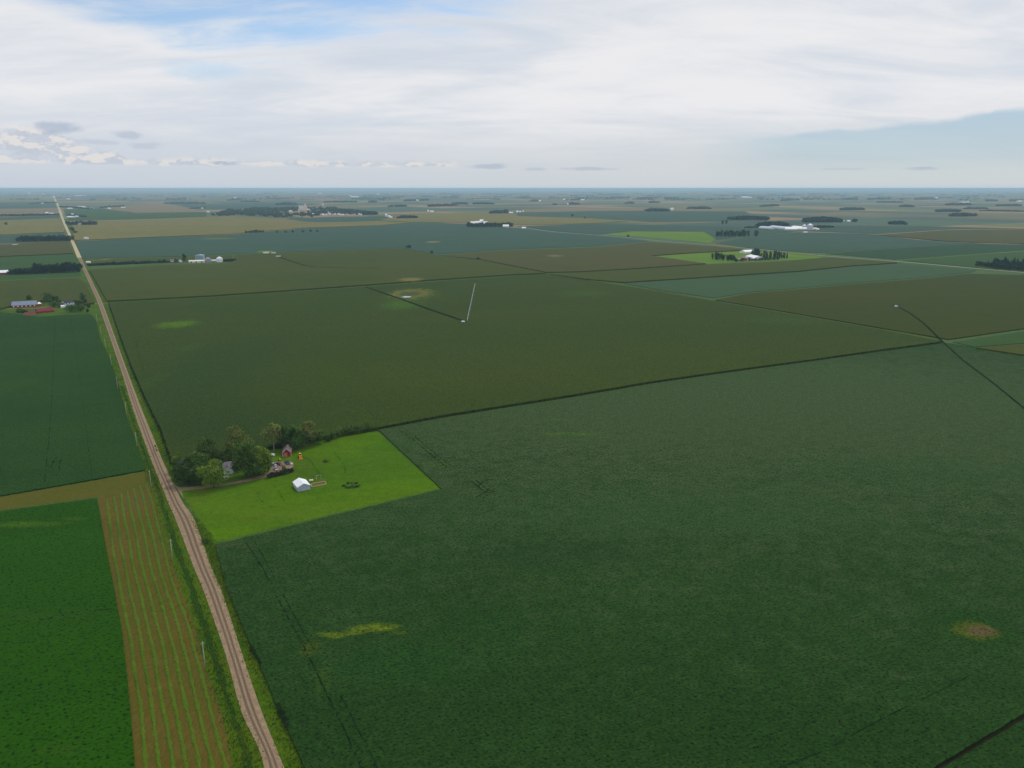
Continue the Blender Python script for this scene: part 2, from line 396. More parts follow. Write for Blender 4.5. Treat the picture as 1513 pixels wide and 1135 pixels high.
# ground: one sheet to the horizon, near part grass, far part a patchwork of section fields
def ground_mat():
    m, nt, bs = new_mat('prairie ground')
    pos = world_pos(nt); flat = nt.vmath('MULTIPLY', pos, (1, 1, 0))
    gp = nt.mapping(flat, rot=(0, 0, -YAW))
    wn = nt.noise(flat, 1 / 5000.0, 2, .5, out=1)
    ox, oy = g(150, 448); o = Vector((ox, oy)); gx0 = o.dot(GX); gy0 = o.dot(GY)
    gp = nt.vmath('SUBTRACT', gp, (gx0, gy0, 0)); s = nt.sep(gp)
    def cell(sx, sy, seed):
        cx = nt.math('FLOOR', nt.math('DIVIDE', s[0], sx)); cy = nt.math('FLOOR', nt.math('DIVIDE', s[1], sy))
        w = nt.new('ShaderNodeTexWhiteNoise', noise_dimensions='3D'); nt.put(w.inputs[0], nt.comb(cx, cy, seed))
        return w.outputs[0]
    a = cell(804.5, 804.5, 3.1)
    b = cell(804.5, 402.2, 7.7); c = cell(402.2, 804.5, 11.3)
    v = nt.math('ADD', nt.math('MULTIPLY', b, nt.math('LESS_THAN', a, .45)), nt.math('MULTIPLY', c, nt.math('GREATER_THAN', a, .45)))
    cr = nt.new('ShaderNodeValToRGB'); cr.color_ramp.interpolation = 'CONSTANT'; nt.put(cr.inputs[0], v)
    cols = [(0, C(56,78,48)), (.13, C(86,84,44)), (.27, C(50,80,58)), (.38, C(98,90,50)), (.50, C(126,106,70)), (.62, C(60,82,50)), (.72, C(46,70,56)), (.82, C(128,108,78)), (.92, C(84,98,42))]
    el = cr.color_ramp.elements
    el[0].position, el[0].color = cols[0]; el[1].position, el[1].color = cols[1]
    for p, q in cols[2:]:
        e = el.new(p); e.color = q
    n = nt.noise(flat, 1 / 300.0, 4, .6); k = nt.mr(n, .3, .7, .86, 1.14, smooth=False)
    far = nt.vmath('MULTIPLY', cr.outputs[0], nt.comb(nt.math('MULTIPLY', k, 1.12), nt.math('MULTIPLY', k, 1.08), k))
    # section roads
    def road(sv):
        fr = nt.math('PINGPONG', sv, 804.5); return nt.math('LESS_THAN', fr, 5.5)
    rd = nt.math('MAXIMUM', road(s[0]), road(s[1]))
    far = nt.mix(nt.math('MULTIPLY', rd, .55), far, C(120,122,88))
    n2 = nt.noise(flat, 1 / 6.0, 5, .65)
    near = nt.mix(nt.mr(n2, .35, .65), C(48,78,26), C(70,96,30))
    dist = nt.vmath('LENGTH', flat, out=1)
    nt.put(bs.inputs['Base Color'], nt.mix(nt.mr(dist, 2300, 2700), near, far))
    return m
mb = MB(); S = 80000.0
mb.quad((-S, -S, 0), (S, -S, 0), (S, S, 0), (-S, S, 0))
tag(mb.build('ground', ground_mat()), 'flat farmland running out to the horizon', 'ground', None, 'structure')

# ------------------------------------------------------------------ gravel road (left/right edges surveyed from the photo)
RL = [(372,1240),(390,1135),(356,1050),(333,967),(301,874),(286,838),(259.5,768),(247.3,740),(225.6,686),(211.8,649),(195,600),(173.8,532),(144.6,448),(131.6,418),(116.9,384.7),(102.3,349.6),(91.2,323.7),(84.9,305),(81.2,296.8),(78.7,291.3),(77.0,286)]
RR = [(462,1240),(420,1135),(386,1050),(358,967),(327.5,874),(311,835),(287,768),(268.5,740),(242.5,686),(227.5,649),(207.5,600),(182,532),(151.4,448),(137.2,418),(121.5,384.7),(105.4,349.6),(93.9,323.7),(87.2,305),(83.2,296.8),(80.4,291.3),(78.3,286)]
Lw = smooth_line([g(*p) for p in RL], 10); Rw = smooth_line([g(*p) for p in RR], 10)
jl = Lw
jr = Rw
strip('gravel_road', 'long straight tan gravel road with darker wheel tracks', jl[:142], jr[:142], .16, gravel, across=8, crown=.12)
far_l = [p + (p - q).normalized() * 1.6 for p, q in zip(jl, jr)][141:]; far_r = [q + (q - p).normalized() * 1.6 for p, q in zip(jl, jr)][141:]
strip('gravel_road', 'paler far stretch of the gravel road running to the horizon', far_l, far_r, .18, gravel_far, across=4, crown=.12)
mid = [a.lerp(b, .5) for a, b in zip(Lw, Rw)]

# verges
def wpt(l): return [g(*p) for p in l]
VLo = [(330,1240),(343,1135),(325,1043),(302,985),(284,925),(256,838),(236,768),(222,716),(214,694),(204,660),(188,616),(171,558),(154,514),(137,468),(128,449),(122,420),(113,385),(100,350),(89.5,324)]
VLi = [(372,1240),(390,1135),(356,1050),(333,967),(312,905),(286,838),(259.5,768),(240,721),(229,694),(215.5,658),(201,616),(182,558),(167.5,514),(151,468),(144.7,449),(132.5,420),(117,385),(102.5,350),(91.4,324)]
a = smooth_line([g(*p) for p in VLo], 12); b = smooth_line([g(*p) for p in VLi], 12)
a = [p + Vector((random.uniform(-.5, .5), random.uniform(-.5, .5))) for p in a]
strip('grass_verge', 'rough yellow green verge between hay ground and road', a, [p + (q - p) * 1.02 for p, q in zip(a, b)], .03, verge_g, cat='verge', crown=0, across=5)
def mixline(A, B, t): return [p.lerp(q, t) for p, q in zip(A, B)]
strip('roadside_ditch', 'darker green grass in the ditch beside the gravel road', [p + Vector((random.uniform(-.5,.5), 0)) for p in mixline(a, b, .36)][:130], [p + Vector((random.uniform(-.6,.6), 0)) for p in mixline(a, b, .66)][:130], .05, ditch_g, cat='ditch', across=3)
VRi = [(462,1240),(420,1135),(358,967),(327.5,874),(311,835),(299,800),(277,755)]
VRo = [(500,1240),(452,1135),(390,995),(366,942),(336,871),(322,826),(300,790)]
VR2i = [(256,712),(242.5,686),(227.5,649),(207.5,600),(182,532),(161,478),(151.4,448),(137.2,418),(121.5,384.7),(105.4,349.6),(93.9,323.7)]
VR2o = [(272,712),(255,686),(239,640),(216.5,586),(194.5,540),(171,478),(160,452),(143,418),(127,385),(109.5,350),(97,324)]
strip('grass_verge', 'bright green grass strip between road and nearest soybeans', [p - Vector((.4, 0)) for p in smooth_line(wpt(VRi), 12)], [p + Vector((random.uniform(-.5,.5), random.uniform(-.5,.5))) for p in smooth_line([g(x + 8, y) for x, y in VRo], 12)], .04, verge_g, cat='verge', across=5)
strip('grass_verge', 'green grass strip between road and corn field edge', smooth_line(wpt(VR2i), 12), smooth_line([g(x + 3, y) for x, y in VR2o], 12), .035, verge_g, cat='verge', across=5)

# ------------------------------------------------------------------ fields on the house side of the road
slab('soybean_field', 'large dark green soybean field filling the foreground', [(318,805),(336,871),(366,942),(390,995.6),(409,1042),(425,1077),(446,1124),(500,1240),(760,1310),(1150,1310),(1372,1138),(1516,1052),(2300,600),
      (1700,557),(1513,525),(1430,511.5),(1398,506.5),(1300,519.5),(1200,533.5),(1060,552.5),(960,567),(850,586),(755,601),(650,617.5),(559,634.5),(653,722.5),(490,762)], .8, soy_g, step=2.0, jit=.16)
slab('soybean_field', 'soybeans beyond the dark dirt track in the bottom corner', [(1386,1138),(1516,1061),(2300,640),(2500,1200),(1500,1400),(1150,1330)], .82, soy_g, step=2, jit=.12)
ribbon('dirt_track', 'dark dirt track crossing the bottom corner of the soybeans', [(1150,1322),(1378,1139),(1516,1057),(2000,790)], 4.4, .05, soil_m, jit=.05)
slab('corn_field', 'large olive green corn field with an irrigation boom', [(161,447.5),(176,491),(194,540),(214,586),(238,634),(254,682),(300,674),(398,660),(480,645),(557,631.5),(650,614),(755,597.5),(850,582.5),(960,564),(1060,549.5),(1200,531),(1300,516.5),(1392,504.5),
      (1303,487),(1200,469.5),(1085,450),(1051,444),(940,425),(860,413),(806,404.5),(760,408),(640,416),(540,423.5),(420,432),(300,440)], 2.5, corn_g, step=2.5, jit=.35)
slab('soybean_field', 'pale teal soybean strip short of the paved county road', [(922,418.5),(1180,402),(1257,394),(1332,390),(1442,399),(1433,402.5),(1356,410.5),(1268,417),(1180,425.5),(1107,431.5),(1055,440),(980,429.5)], .9, soy_p)
slab('corn_field', 'brownish tasselled corn field with diagonal access track', [(1057,443),(1107,433.5),(1180,427.5),(1268,419),(1356,412.5),(1433,404.5),(1513,406.5),(1700,421),(1900,437),(1900,440),(1700,458),(1513,485),(1402,501),(1303,484.5),(1200,467)], 1.3, corn_r)
slab('alfalfa_field', 'bright green field wedge beside the diagonal track', [(1408,505.5),(1513,489.5),(1700,462),(1900,440),(1900,470),(1513,507),(1440,512.5)], .6, green_f)
slab('corn_field', 'narrow olive wedge below the bright green field wedge', [(1442,513.5),(1513,508.5),(1900,472),(2100,560),(1800,573),(1700,553),(1513,524)], 2.2, corn_o)
slab('corn_field', 'olive corn field below the farmstead with grain bins', [(132,398.5),(240,391.5),(330,389.5),(345,386.5),(347,376.5),(445,372.7),(594,367.3),(641,376.3),(711,384.3),(806,403),(760,405.2),(640,413),(540,420.5),(420,429),(300,437),(158,444.2),(145,421)], 2.4, corn_o)
slab('grass_field', 'thin olive strip behind the farmstead with grain bins', [(124,383),(260,380.5),(343,377),(343,386),(240,388.5),(129,392.5)], .4, corn_o)
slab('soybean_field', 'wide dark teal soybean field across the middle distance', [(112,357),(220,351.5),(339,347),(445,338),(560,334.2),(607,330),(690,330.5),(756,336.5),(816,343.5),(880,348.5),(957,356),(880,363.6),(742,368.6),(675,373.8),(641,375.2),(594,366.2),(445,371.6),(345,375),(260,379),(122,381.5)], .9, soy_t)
slab('corn_field', 'brownish corn field before the lawned farmstead', [(645,376.6),(675,375.6),(742,370.4),(880,365.6),(957,358),(1051,364),(1103,369.3),(1030,372.7),(961,377.3),(1042,389.2),(950,395.5),(860,400.7),(808,402),(711,383.2)], 2.4, corn_b)
slab('lawn', 'bright green lawn around the farmstead with curved white roofs', [(963,378.8),(1030,374),(1106,369.8),(1135,371.3),(1180,375.2),(1224,379.2),(1180,384),(1130,386.8),(1047,389.6)], .05, gold_f)
slab('corn_field', 'long corn strip in front of the lawned farmstead', [(812,404.8),(862,402.3),(950,397),(1044,390.6),(1130,387.8),(1224,380.6),(1325,388),(1257,392.3),(1180,400.2),(922,416.7),(865,411.8)], 2.4, corn_o)
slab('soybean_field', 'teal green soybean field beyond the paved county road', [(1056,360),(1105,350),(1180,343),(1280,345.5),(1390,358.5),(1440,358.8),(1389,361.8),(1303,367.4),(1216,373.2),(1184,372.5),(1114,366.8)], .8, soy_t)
slab('soybean_field', 'dark green field beyond the road left of the pines', [(1220,374.6),(1303,368.6),(1389,363),(1440,360),(1513,361.5),(1590,366),(1513,370),(1400,378.3),(1325,383.6)], .8, dark_f)
slab('soybean_field', 'green soybean field in front of the pines', [(1334,385),(1400,380),(1513,371.5),(1600,366),(1800,380),(1800,424),(1513,401.3),(1444,395.4)], .8, green_f)
slab('corn_field', 'brown corn strip in the distance above the pines', [(1297,347),(1400,340),(1513,338.5),(1750,346),(1750,376),(1513,359.8),(1440,357.8),(1390,355.5)], 2.2, corn_b)
slab('soybean_field', 'faded teal strip beside the small clump of distant trees', [(1185,341.5),(1200,333.5),(1338,334.3),(1513,337.4),(1400,339),(1297,345.7)], .8, soy_t)
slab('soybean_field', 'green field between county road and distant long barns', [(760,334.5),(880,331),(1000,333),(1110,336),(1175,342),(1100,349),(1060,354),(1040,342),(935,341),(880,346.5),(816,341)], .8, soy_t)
slab('grass_field', 'yellow green grass patch beyond the county road', [(890,347),(935,342),(1040,343.2),(1058,351),(1050,359),(977,352.5),(930,349)], .3, gold_f)
slab('grass_field', 'tan weedy patch beside the paved county road', [(1044,360.6),(1069,358.4),(1100,361.3),(1112,366.2),(1080,364)], .35, tan_f)
slab('corn_field', 'golden corn field before the distant town', [(104,328),(220,324.5),(305,321),(345,318.5),(420,323.5),(450,328),(480,329),(560,326.5),(607,328.8),(560,332.8),(445,336.6),(339,345.6),(220,350.2),(110,355)], 2.4, tan_f)
slab('soybean_field', 'green strip at the edge of the distant town', [(423,323),(487,320.6),(565,319.4),(608,320.5),(556,325.8),(480,328.2),(450,327.2)], .8, soy_t)
slab('soybean_field', 'narrow green strip beside the far end of the gravel road', [(93,309),(150,307.5),(200,315.3),(305,314.2),(305,320.2),(220,323.7),(102,326.5)], .8, green_f)
slab('corn_field', 'pinkish brown field beyond the narrow green strip', [(155,306.5),(240,300.3),(262,303.5),(303,312.5),(303,313.6),(200,314.7)], 2.2, brown_f)
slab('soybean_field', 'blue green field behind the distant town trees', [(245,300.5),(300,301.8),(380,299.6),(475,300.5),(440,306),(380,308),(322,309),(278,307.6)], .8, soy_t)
slab('corn_field', 'golden brown field behind the farmstead grove', [(560,325.5),(600,317),(700,313.5),(760,314.5),(762,320),(860,322.5),(927,326.5),(880,329.8),(800,331.8),(756,332),(690,328.4),(607,328)], 2.2, tan_f)
slab('soybean_field', 'long green strip on the far side of the golden brown field', [(764,315),(880,312.5),(1100,312.5),(1135,326),(960,328),(930,325.6),(860,321.6),(764,319.3)], .8, soy_t)
slab('corn_field', 'thin pale brown strip near the horizon', [(764,314.2),(770,309.5),(860,307),(960,308),(1150,311),(1100,311.9),(880,311.9)], 2.2, brown_f)
slab('corn_field', 'tan field strip just behind the town', [(322,298),(420,288.5),(520,291),(500,294.5),(400,296)], 2.2, brown_f)
# ------------------------------------------------------------------ fields across the road
slab('soybean_field', 'dark teal soybean field beside the row of utility poles', [(-260,452),(0,461),(60,468),(100,465),(134,464),(141,472),(148,500),(160,527),(172,558),(188,618),(204,662),(214,692),(214,694),(110,713),(0,732),(-260,778)], .8, soy_l, step=2.0, jit=.4)
slab('headland', 'mown olive headland between soybeans and alfalfa', [(216,697),(110,715.5),(0,735),(-260,783),(-260,806),(0,754),(143,734.5),(223,719)], .06, head_g, step=2, jit=.3)
slab('alfalfa_field', 'bright green uncut alfalfa in the bottom corner', [(-300,815),(0,755.5),(143,736),(155,800),(165,850),(180,930),(188,1000),(200,1135),(209,1260),(-500,1260)], .45, hay_g, step=1.5, jit=.2)
slab('hay_stubble', 'mown brown hay stubble under the windrows', [(144,736),(155,800),(165,850),(180,930),(188,1000),(200,1135),(209,1260),(360,1260),(344,1135),(326,1043),(303,988),(290,933),(256,838),(236,768),(223,718)], .045, stub_g, step=1.5, jit=.2)
slab('corn_field', 'olive corn behind the farmyard with red barns', [(-260,430),(0,415),(115,410.5),(124,416),(138,440),(139,447),(126,449),(118,444),(60,444),(15,452),(0,456),(-260,450)], 2.4, corn_o)
slab('farmyard', 'grass yard around the red barns and white house', [(-60,461),(0,457),(15,453),(60,444.5),(118,444.5),(128,449.5),(134,463),(100,464),(60,467),(0,460.5)], .05, verge_g)
slab('grass_field', 'green grass strip in front of the tall shelterbelt', [(-260,418),(0,407),(118,403),(121,408.5),(0,413.3),(-260,428)], .3, green_f)
slab('grass_field', 'green strips behind the tall shelterbelt', [(-260,386),(0,380),(109,375.3),(117,388),(118,402),(0,406),(-260,416)], .28, green_f)
slab('corn_field', 'brown olive corn with a small pond', [(-260,364),(0,361.8),(50,358.5),(102,357),(108,374),(0,378.6),(-260,385)], 2.4, corn_b)
slab('soybean_field', 'dark teal strip beside the bushy grove', [(-260,350),(0,348),(95,344),(100,355.5),(50,357.5),(0,359.5),(-260,362)], .8, soy_t)
slab('corn_field', 'golden corn field left of the road in the distance', [(-260,326),(0,325.5),(89,322.5),(95,343),(0,346.5),(-260,349)], 2.4, tan_f)
slab('soybean_field', 'thin green strip in front of the long tree row', [(-260,322.6),(0,321.5),(87,318),(88.6,321.8),(0,324.8),(-260,325.4)], .8, soy_t)
slab('corn_field', 'pale brown strip behind the long tree row', [(-260,311),(0,309.5),(83.5,307),(85.5,315.5),(0,320),(-260,321)], 2.2, brown_f)
slab('soybean_field', 'blue green strip left of the road near the horizon', [(-260,301),(0,299.5),(81,298.5),(83,306.4),(0,308.6),(-260,310)], .8, soy_t)
slab('corn_field', 'pale strip left of the road nearest the horizon', [(-260,291.5),(0,291.5),(79.5,293),(81,297.8),(0,298.6),(-260,300)], 2.2, tan_f)

# lawn of the near farmstead, its driveway and yard
slab('lawn', 'bright green farmhouse lawn with faint mower tracks', [(262,722),(300,716),(268,700),(262,690),(330,680),(398,665),(480,649),(556,636),(651,721.5),(490,760),(322,801),(309,806),(296,778),(284,752),(272,736)], .05, lawn_g, step=2.5, jit=.3)
dl = smooth_line(wpt([(255,714),(264,720),(275,720.5),(300,718.5),(330,715),(360,709.5),(380,704.5),(392,700.5),(400,695)]), 8)
dr = smooth_line(wpt([(272,738),(269,727),(278,725),(303,722),(332,718),(362,712.8),(384,708.2),(397,704),(403,697)]), 8)
strip('driveway', 'tan gravel driveway curving to the farmyard', dl, dr, .2, drive, across=4)
slab('gravel_yard', 'gravel parking yard before the red barn', [(398,703),(400,692),(399,685),(404,683.5),(416,682),(428,680.5),(433,684),(433,690),(426,694),(410,698)], .17, yard_m, step=1.2, jit=.35)
for nm, px in (('cross the road at the corn corner', 0),):
    ribbon('field_drive', 'short tan field drive joining the road at the corn corner', [(128,449.2),(146,449),(159,448)], 5, .14, drive)
ribbon('field_drive', 'pale lane running past the red barns', [(-60,461),(0,456.5),(20,456),(55,455.5),(75,453)], 4, .1, drive)
slab('lawn', 'rough grass between road corner and the corn', [(258,684),(250,675),(262,684),(270,700),(270,716),(262,715)], .045, verge_g)

# dark gaps and paths between the crops
ribbon('field_path', 'dark straight diagonal path through corn and soybeans', [(1322,451),(1345,463),(1365,478),(1392,504)], 2.4, 1.5, dark_line, hz=1.45, jit=.1)
ribbon('field_path', 'dark straight path slanting across the soybeans', [(1392,504),(1420,530),(1470,568),(1513,603),(1580,655)], 1.7, 1.0, rut_m, hz=.95, jit=.15)
ribbon('field_path', 'dark pivot access path cutting the corn diagonally', [(540,424),(590,441),(640,459),(688,475)], 4.2, 2.75, dark_line, hz=2.7, jit=.15)
ribbon('field_path', 'short dark cross path at the pivot end', [(1318,450.6),(1331,451)], 5, 1.51, dark_line, hz=1.45)
ribbon('field_path', 'curving dark path through the olive corn', [(411,379),(430,386),(451,392.5),(467,394.7),(512,396),(560,396.6)], 4.5, 2.75, dark_line, hz=2.7)
ribbon('fence_line', 'thin dark weedy line between corn fields', [(158,446),(300,438.6),(420,430.6),(540,422),(640,414.7),(760,406.8),(806,403.7)], 5, .3, hedge_g)
ribbon('fence_line', 'dark weedy line above the pale teal strip', [(922,417.6),(1180,401.2),(1257,393.2),(1332,389)], 7, .4, hedge_g)
ribbon('grass_line', 'pale grass line where two corn fields meet diagonally', [(806,404),(860,412.4),(940,424.5),(1051,443.2),(1200,468.4),(1303,485.8),(1390,502.6)], 3.4, .3, ylw_edge)
ribbon('grass_line', 'bright field line between two green fields near the pines', [(1325,384.3),(1400,379.1),(1513,370.7),(1600,365.5)], 8, .4, gold_f)
ribbon('fence_line', 'dark treeless hedge line in the distance at the skyline side', [(1338,333.6),(1420,336),(1500,337.8)], 16, .6, hedge_g)
ribbon('fence_line', 'dark line along the far side of the brown strip', [(1290,346.6),(1390,356.6),(1513,360.6)], 12, .5, hedge_g)
ribbon('yellow_edge', 'yellow weedy edge along the mown headland', [(-200,772),(0,734),(110,714.4),(216,695.6)], .9, .12, ylw_edge, jit=.4)
# wheel tracks in the crops
def ruts(label, pix, w, hz, mat, gap=None, broken=.12, jit=.6):
    c = [Vector(g(x, y, hz)) for x, y in pix]
    c = smooth_line(c, 10)
    if gap is None:
        return ribbon('wheel_track', label, None, w, hz + .12, mat, jit=jit, broken=broken, step=1.2, wpts=c)
    mb = MB()
    for sgn in (-1, 1):
        pts = resample(c, 1.2, 0, closed=False); prev = None
        for i, p in enumerate(pts):
            a = pts[max(i - 1, 0)]; b = pts[min(i + 1, len(pts) - 1)]; d = (b - a).normalized(); nn = Vector((-d.y, d.x))
            q = p + nn * sgn * gap * .5 + nn * random.uniform(-.15, .15); ww = w * random.uniform(1 - jit, 1 + jit * .6) * .5
            cur = (q + nn * ww, q - nn * ww)
            if prev and random.random() > broken: mb.quad((*prev[0], hz + .12), (*prev[1], hz + .12), (*cur[1], hz + .12), (*cur[0], hz + .12))
            prev = cur
    return tag(mb.build('wheel_track', mat), label, 'track', None, 'structure')
ruts('dark wheel rut along the road side of the soybeans', [(364,803),(382,830),(400,862),(415,893),(436,932),(452,962),(468,995),(485,1030),(500,1062),(517,1096),(536,1140),(560,1190)], .55, .82, rut_m, broken=.25)
ruts('second dark wheel rut in the soybeans, broken in places', [(376,800),(391,826),(404,852),(421,885),(436,912),(449,936),(464,960)], .42, .82, rut_m, broken=.25)
ruts('second wheel rut continuing toward the photo bottom', [(500,1022),(515,1050),(528,1078),(540,1098),(560,1140),(590,1200)], .5, .82, rut_m, broken=.25)
ruts('pair of wheel tracks beyond the lawn corner', [(590,632),(612,648),(634,666),(656,684),(664,690)], .55, .82, rut_m, gap=3.2, broken=.3)
ruts('crossing wheel marks in the soybeans', [(700,711),(708,717),(718,725),(729,728)], .7, .82, rut_m, gap=3.0, broken=.1)
ruts('curved turning mark in the soybeans', [(703,735),(716,728),(722,722)], .6, .82, rut_m, broken=.1)
ruts('short curved wheel mark meeting the crossing marks', [(706,719),(716,711),(730,708)], .5, .82, rut_m, broken=.1)
ruts('thin dark line across the lower soybeans', [(1150,1135),(1213,1111),(1300,1064),(1370,1030),(1460,985)], .35, .82, rut_m, broken=.3)
ruts('black gap at the soybean edge beside the verge', [(371,955),(376,965),(382,975),(386,981)], 1.2, .84, dark_line, broken=.15)
ruts('second black gap at the soybean edge beside the verge', [(410,1040),(416,1052),(422,1066),(424,1076)], 1.4, .84, dark_line, broken=.15)
for k, pl in enumerate([[(84,676),(78,684),(76,692)], [(90,680),(88,688),(88,696)], [(228,657),(232,666),(236,676)]]):
    ruts(['short dark marks in the teal soybeans', 'other short dark marks in the teal soybeans', 'small dark marks by the corn edge'][k], pl, .9, .82 if k < 2 else 2.62, rut_m, broken=.4)
ruts('scattered dark drilling gaps in the corn near the road', [(196,490),(200,500),(203,515),(206,530),(212,545),(218,560)], .8, 2.66, rut_m, broken=.78)
ruts('curved mower track on the lawn', [(493,664),(496,671),(503,680),(509,690),(510,700)], .8, .08, rutlawn, broken=.35)
ruts('edge of rough grass bending down the lawn', [(446,675),(456,679),(463,687),(472,700),(474,706)], .9, .08, rutlawn, broken=.2)
ruts('dark curved scar on the lawn', [(376,723),(382,730),(384,738),(394,746),(404,750)], .7, .08, rutlawn, broken=.5)
ruts('short dark scar on the lawn', [(402,716),(412,726),(416,734),(420,741)], .8, .08, rutlawn, broken=.5)
ruts('mower line parallel to the lawn edge', [(330,776),(400,766),(440,758),(500,745),(560,735),(620,722)], .8, .08, ylw_edge, broken=.3)

ruts('faint sprayer track running down the teal soybeans', [(82,470),(78,560),(73,640),(66,712)], .45, .82, rut_m, broken=.45)
ruts('second faint sprayer track in the teal soybeans', [(104,468),(118,560),(128,640),(136,704)], .4, .82, rut_m, broken=.6)
ruts('rough dark ridge across the uncut alfalfa', [(0,928),(30,921),(70,914),(110,906),(140,902),(166,900)], .8, .46, rut_m, broken=.55)
# county road on the far side
P2 = [(560,318.5),(620,322.8),(684,328.6),(756,334.6),(816,342.4),(880,347.4),(927,351.3),(977,356.4),(1051,362.4),(1114,368.4),(1180,374.6),(1226,379.2),(1321,386.4),(1444,397.3),(1513,403),(1700,419),(2000,446)]
c2 = smooth_line([g(*p) for p in P2], 6)
def offs(c, w):
    L = []
    for i, p in enumerate(c):
        a = c[max(i - 1, 0)]; b = c[min(i + 1, len(c) - 1)]; d = (b - a).normalized(); L.append(p + Vector((-d.y, d.x)) * w)
    return L
strip('county_road', 'pale paved county road crossing the farmland at a shallow slant', offs(c2, 5), offs(c2, -5), .5, gravel2, across=4)
strip('grass_verge', 'grass verge along the pale county road', offs(c2, 13), offs(c2, -13), .42, green_f, cat='verge', across=2)

# water
water = plain('pond water', C(170,186,196, 1.0), rough=.08, spec=.6, var=.05)
def pond(label, px, py, rx, ry, z):
    cx, cy = g(px, py, z); RX = rx * mpp(py); RY = abs(g(px, py - ry)[1] - g(px, py + ry)[1]) / 2
    mb = MB(); n = 28; mb.v = []
    for i in range(n):
        t = 2 * math.pi * i / n; k = 1 + random.uniform(-.25, .2)
        mb.v.append((cx + RX * k * math.cos(t), cy + RY * k * math.sin(t), z))
    mb.f = [tuple(range(n))]
    tag(mb.build('pond_water', water), label, 'pond', None, 'structure')
pond('bright puddle inside the ring of bare soil in the corn', 601, 438.7, 7, .9, 2.75)
pond('small bright pond in the olive corn left of the road', 23, 361.2, 4, .5, 2.8)

# windrows of cut hay
hay_m = field_mat('cut hay', C(84,112,32), C(96,116,44), C(72,98,28), tint=(.76, .76, .5), big=12, mid=3, fine=.5, grain=.35, bumpd=.25, bumps=.8)
EL = smooth_line([g(*p) for p in [(150,742),(155,800),(165,850),(180,930),(188,1000),(200,1135),(209,1260)]], 40)
ER = smooth_line([g(*p) for p in [(220,712),(238,768),(257,838),(291,933),(304,988),(344,1135),(374,1260)]], 40)
WINL = ['windrow of cut hay next to the uncut alfalfa', 'second windrow from the uncut alfalfa', 'third windrow from the uncut alfalfa', 'middle windrow of cut hay on the stubble', 'third windrow from the roadside verge', 'second windrow from the roadside verge', 'windrow of cut hay next to the roadside verge']
for k in range(7):
    t = (k + .75) / 7.4
    ln = [a.lerp(b, t) for a, b in zip(EL, ER)]
    pts = resample(ln, .9, 0, closed=False); mb = MB(); ph = random.uniform(0, 9)
    for i, p in enumerate(pts):
        a = pts[max(i - 1, 0)]; b = pts[min(i + 1, len(pts) - 1)]; d = (b - a).normalized(); nn = Vector((-d.y, d.x))
        c = p + nn * (.35 * math.sin(i * .035 + 1) + .15 * math.sin(i * .13 + ph * 2) + random.uniform(-.15, .15)); w = random.uniform(.45, .85); h = random.uniform(.2, .5)
        for s_, z in ((-1, .03), (-.55, h * .8), (0, h), (.55, h * .75), (1, .03)): mb.v.append((c.x + nn.x * s_ * w, c.y + nn.y * s_ * w, .07 + z + random.uniform(0, .06)))
    for i in range(len(pts) - 1):
        for j in range(4): q = i * 5 + j; mb.f.append((q, q + 1, q + 6, q + 5))
    tag(mb.build('windrow', hay_m), WINL[k], 'windrow', 'windrows of cut hay on the stubble')

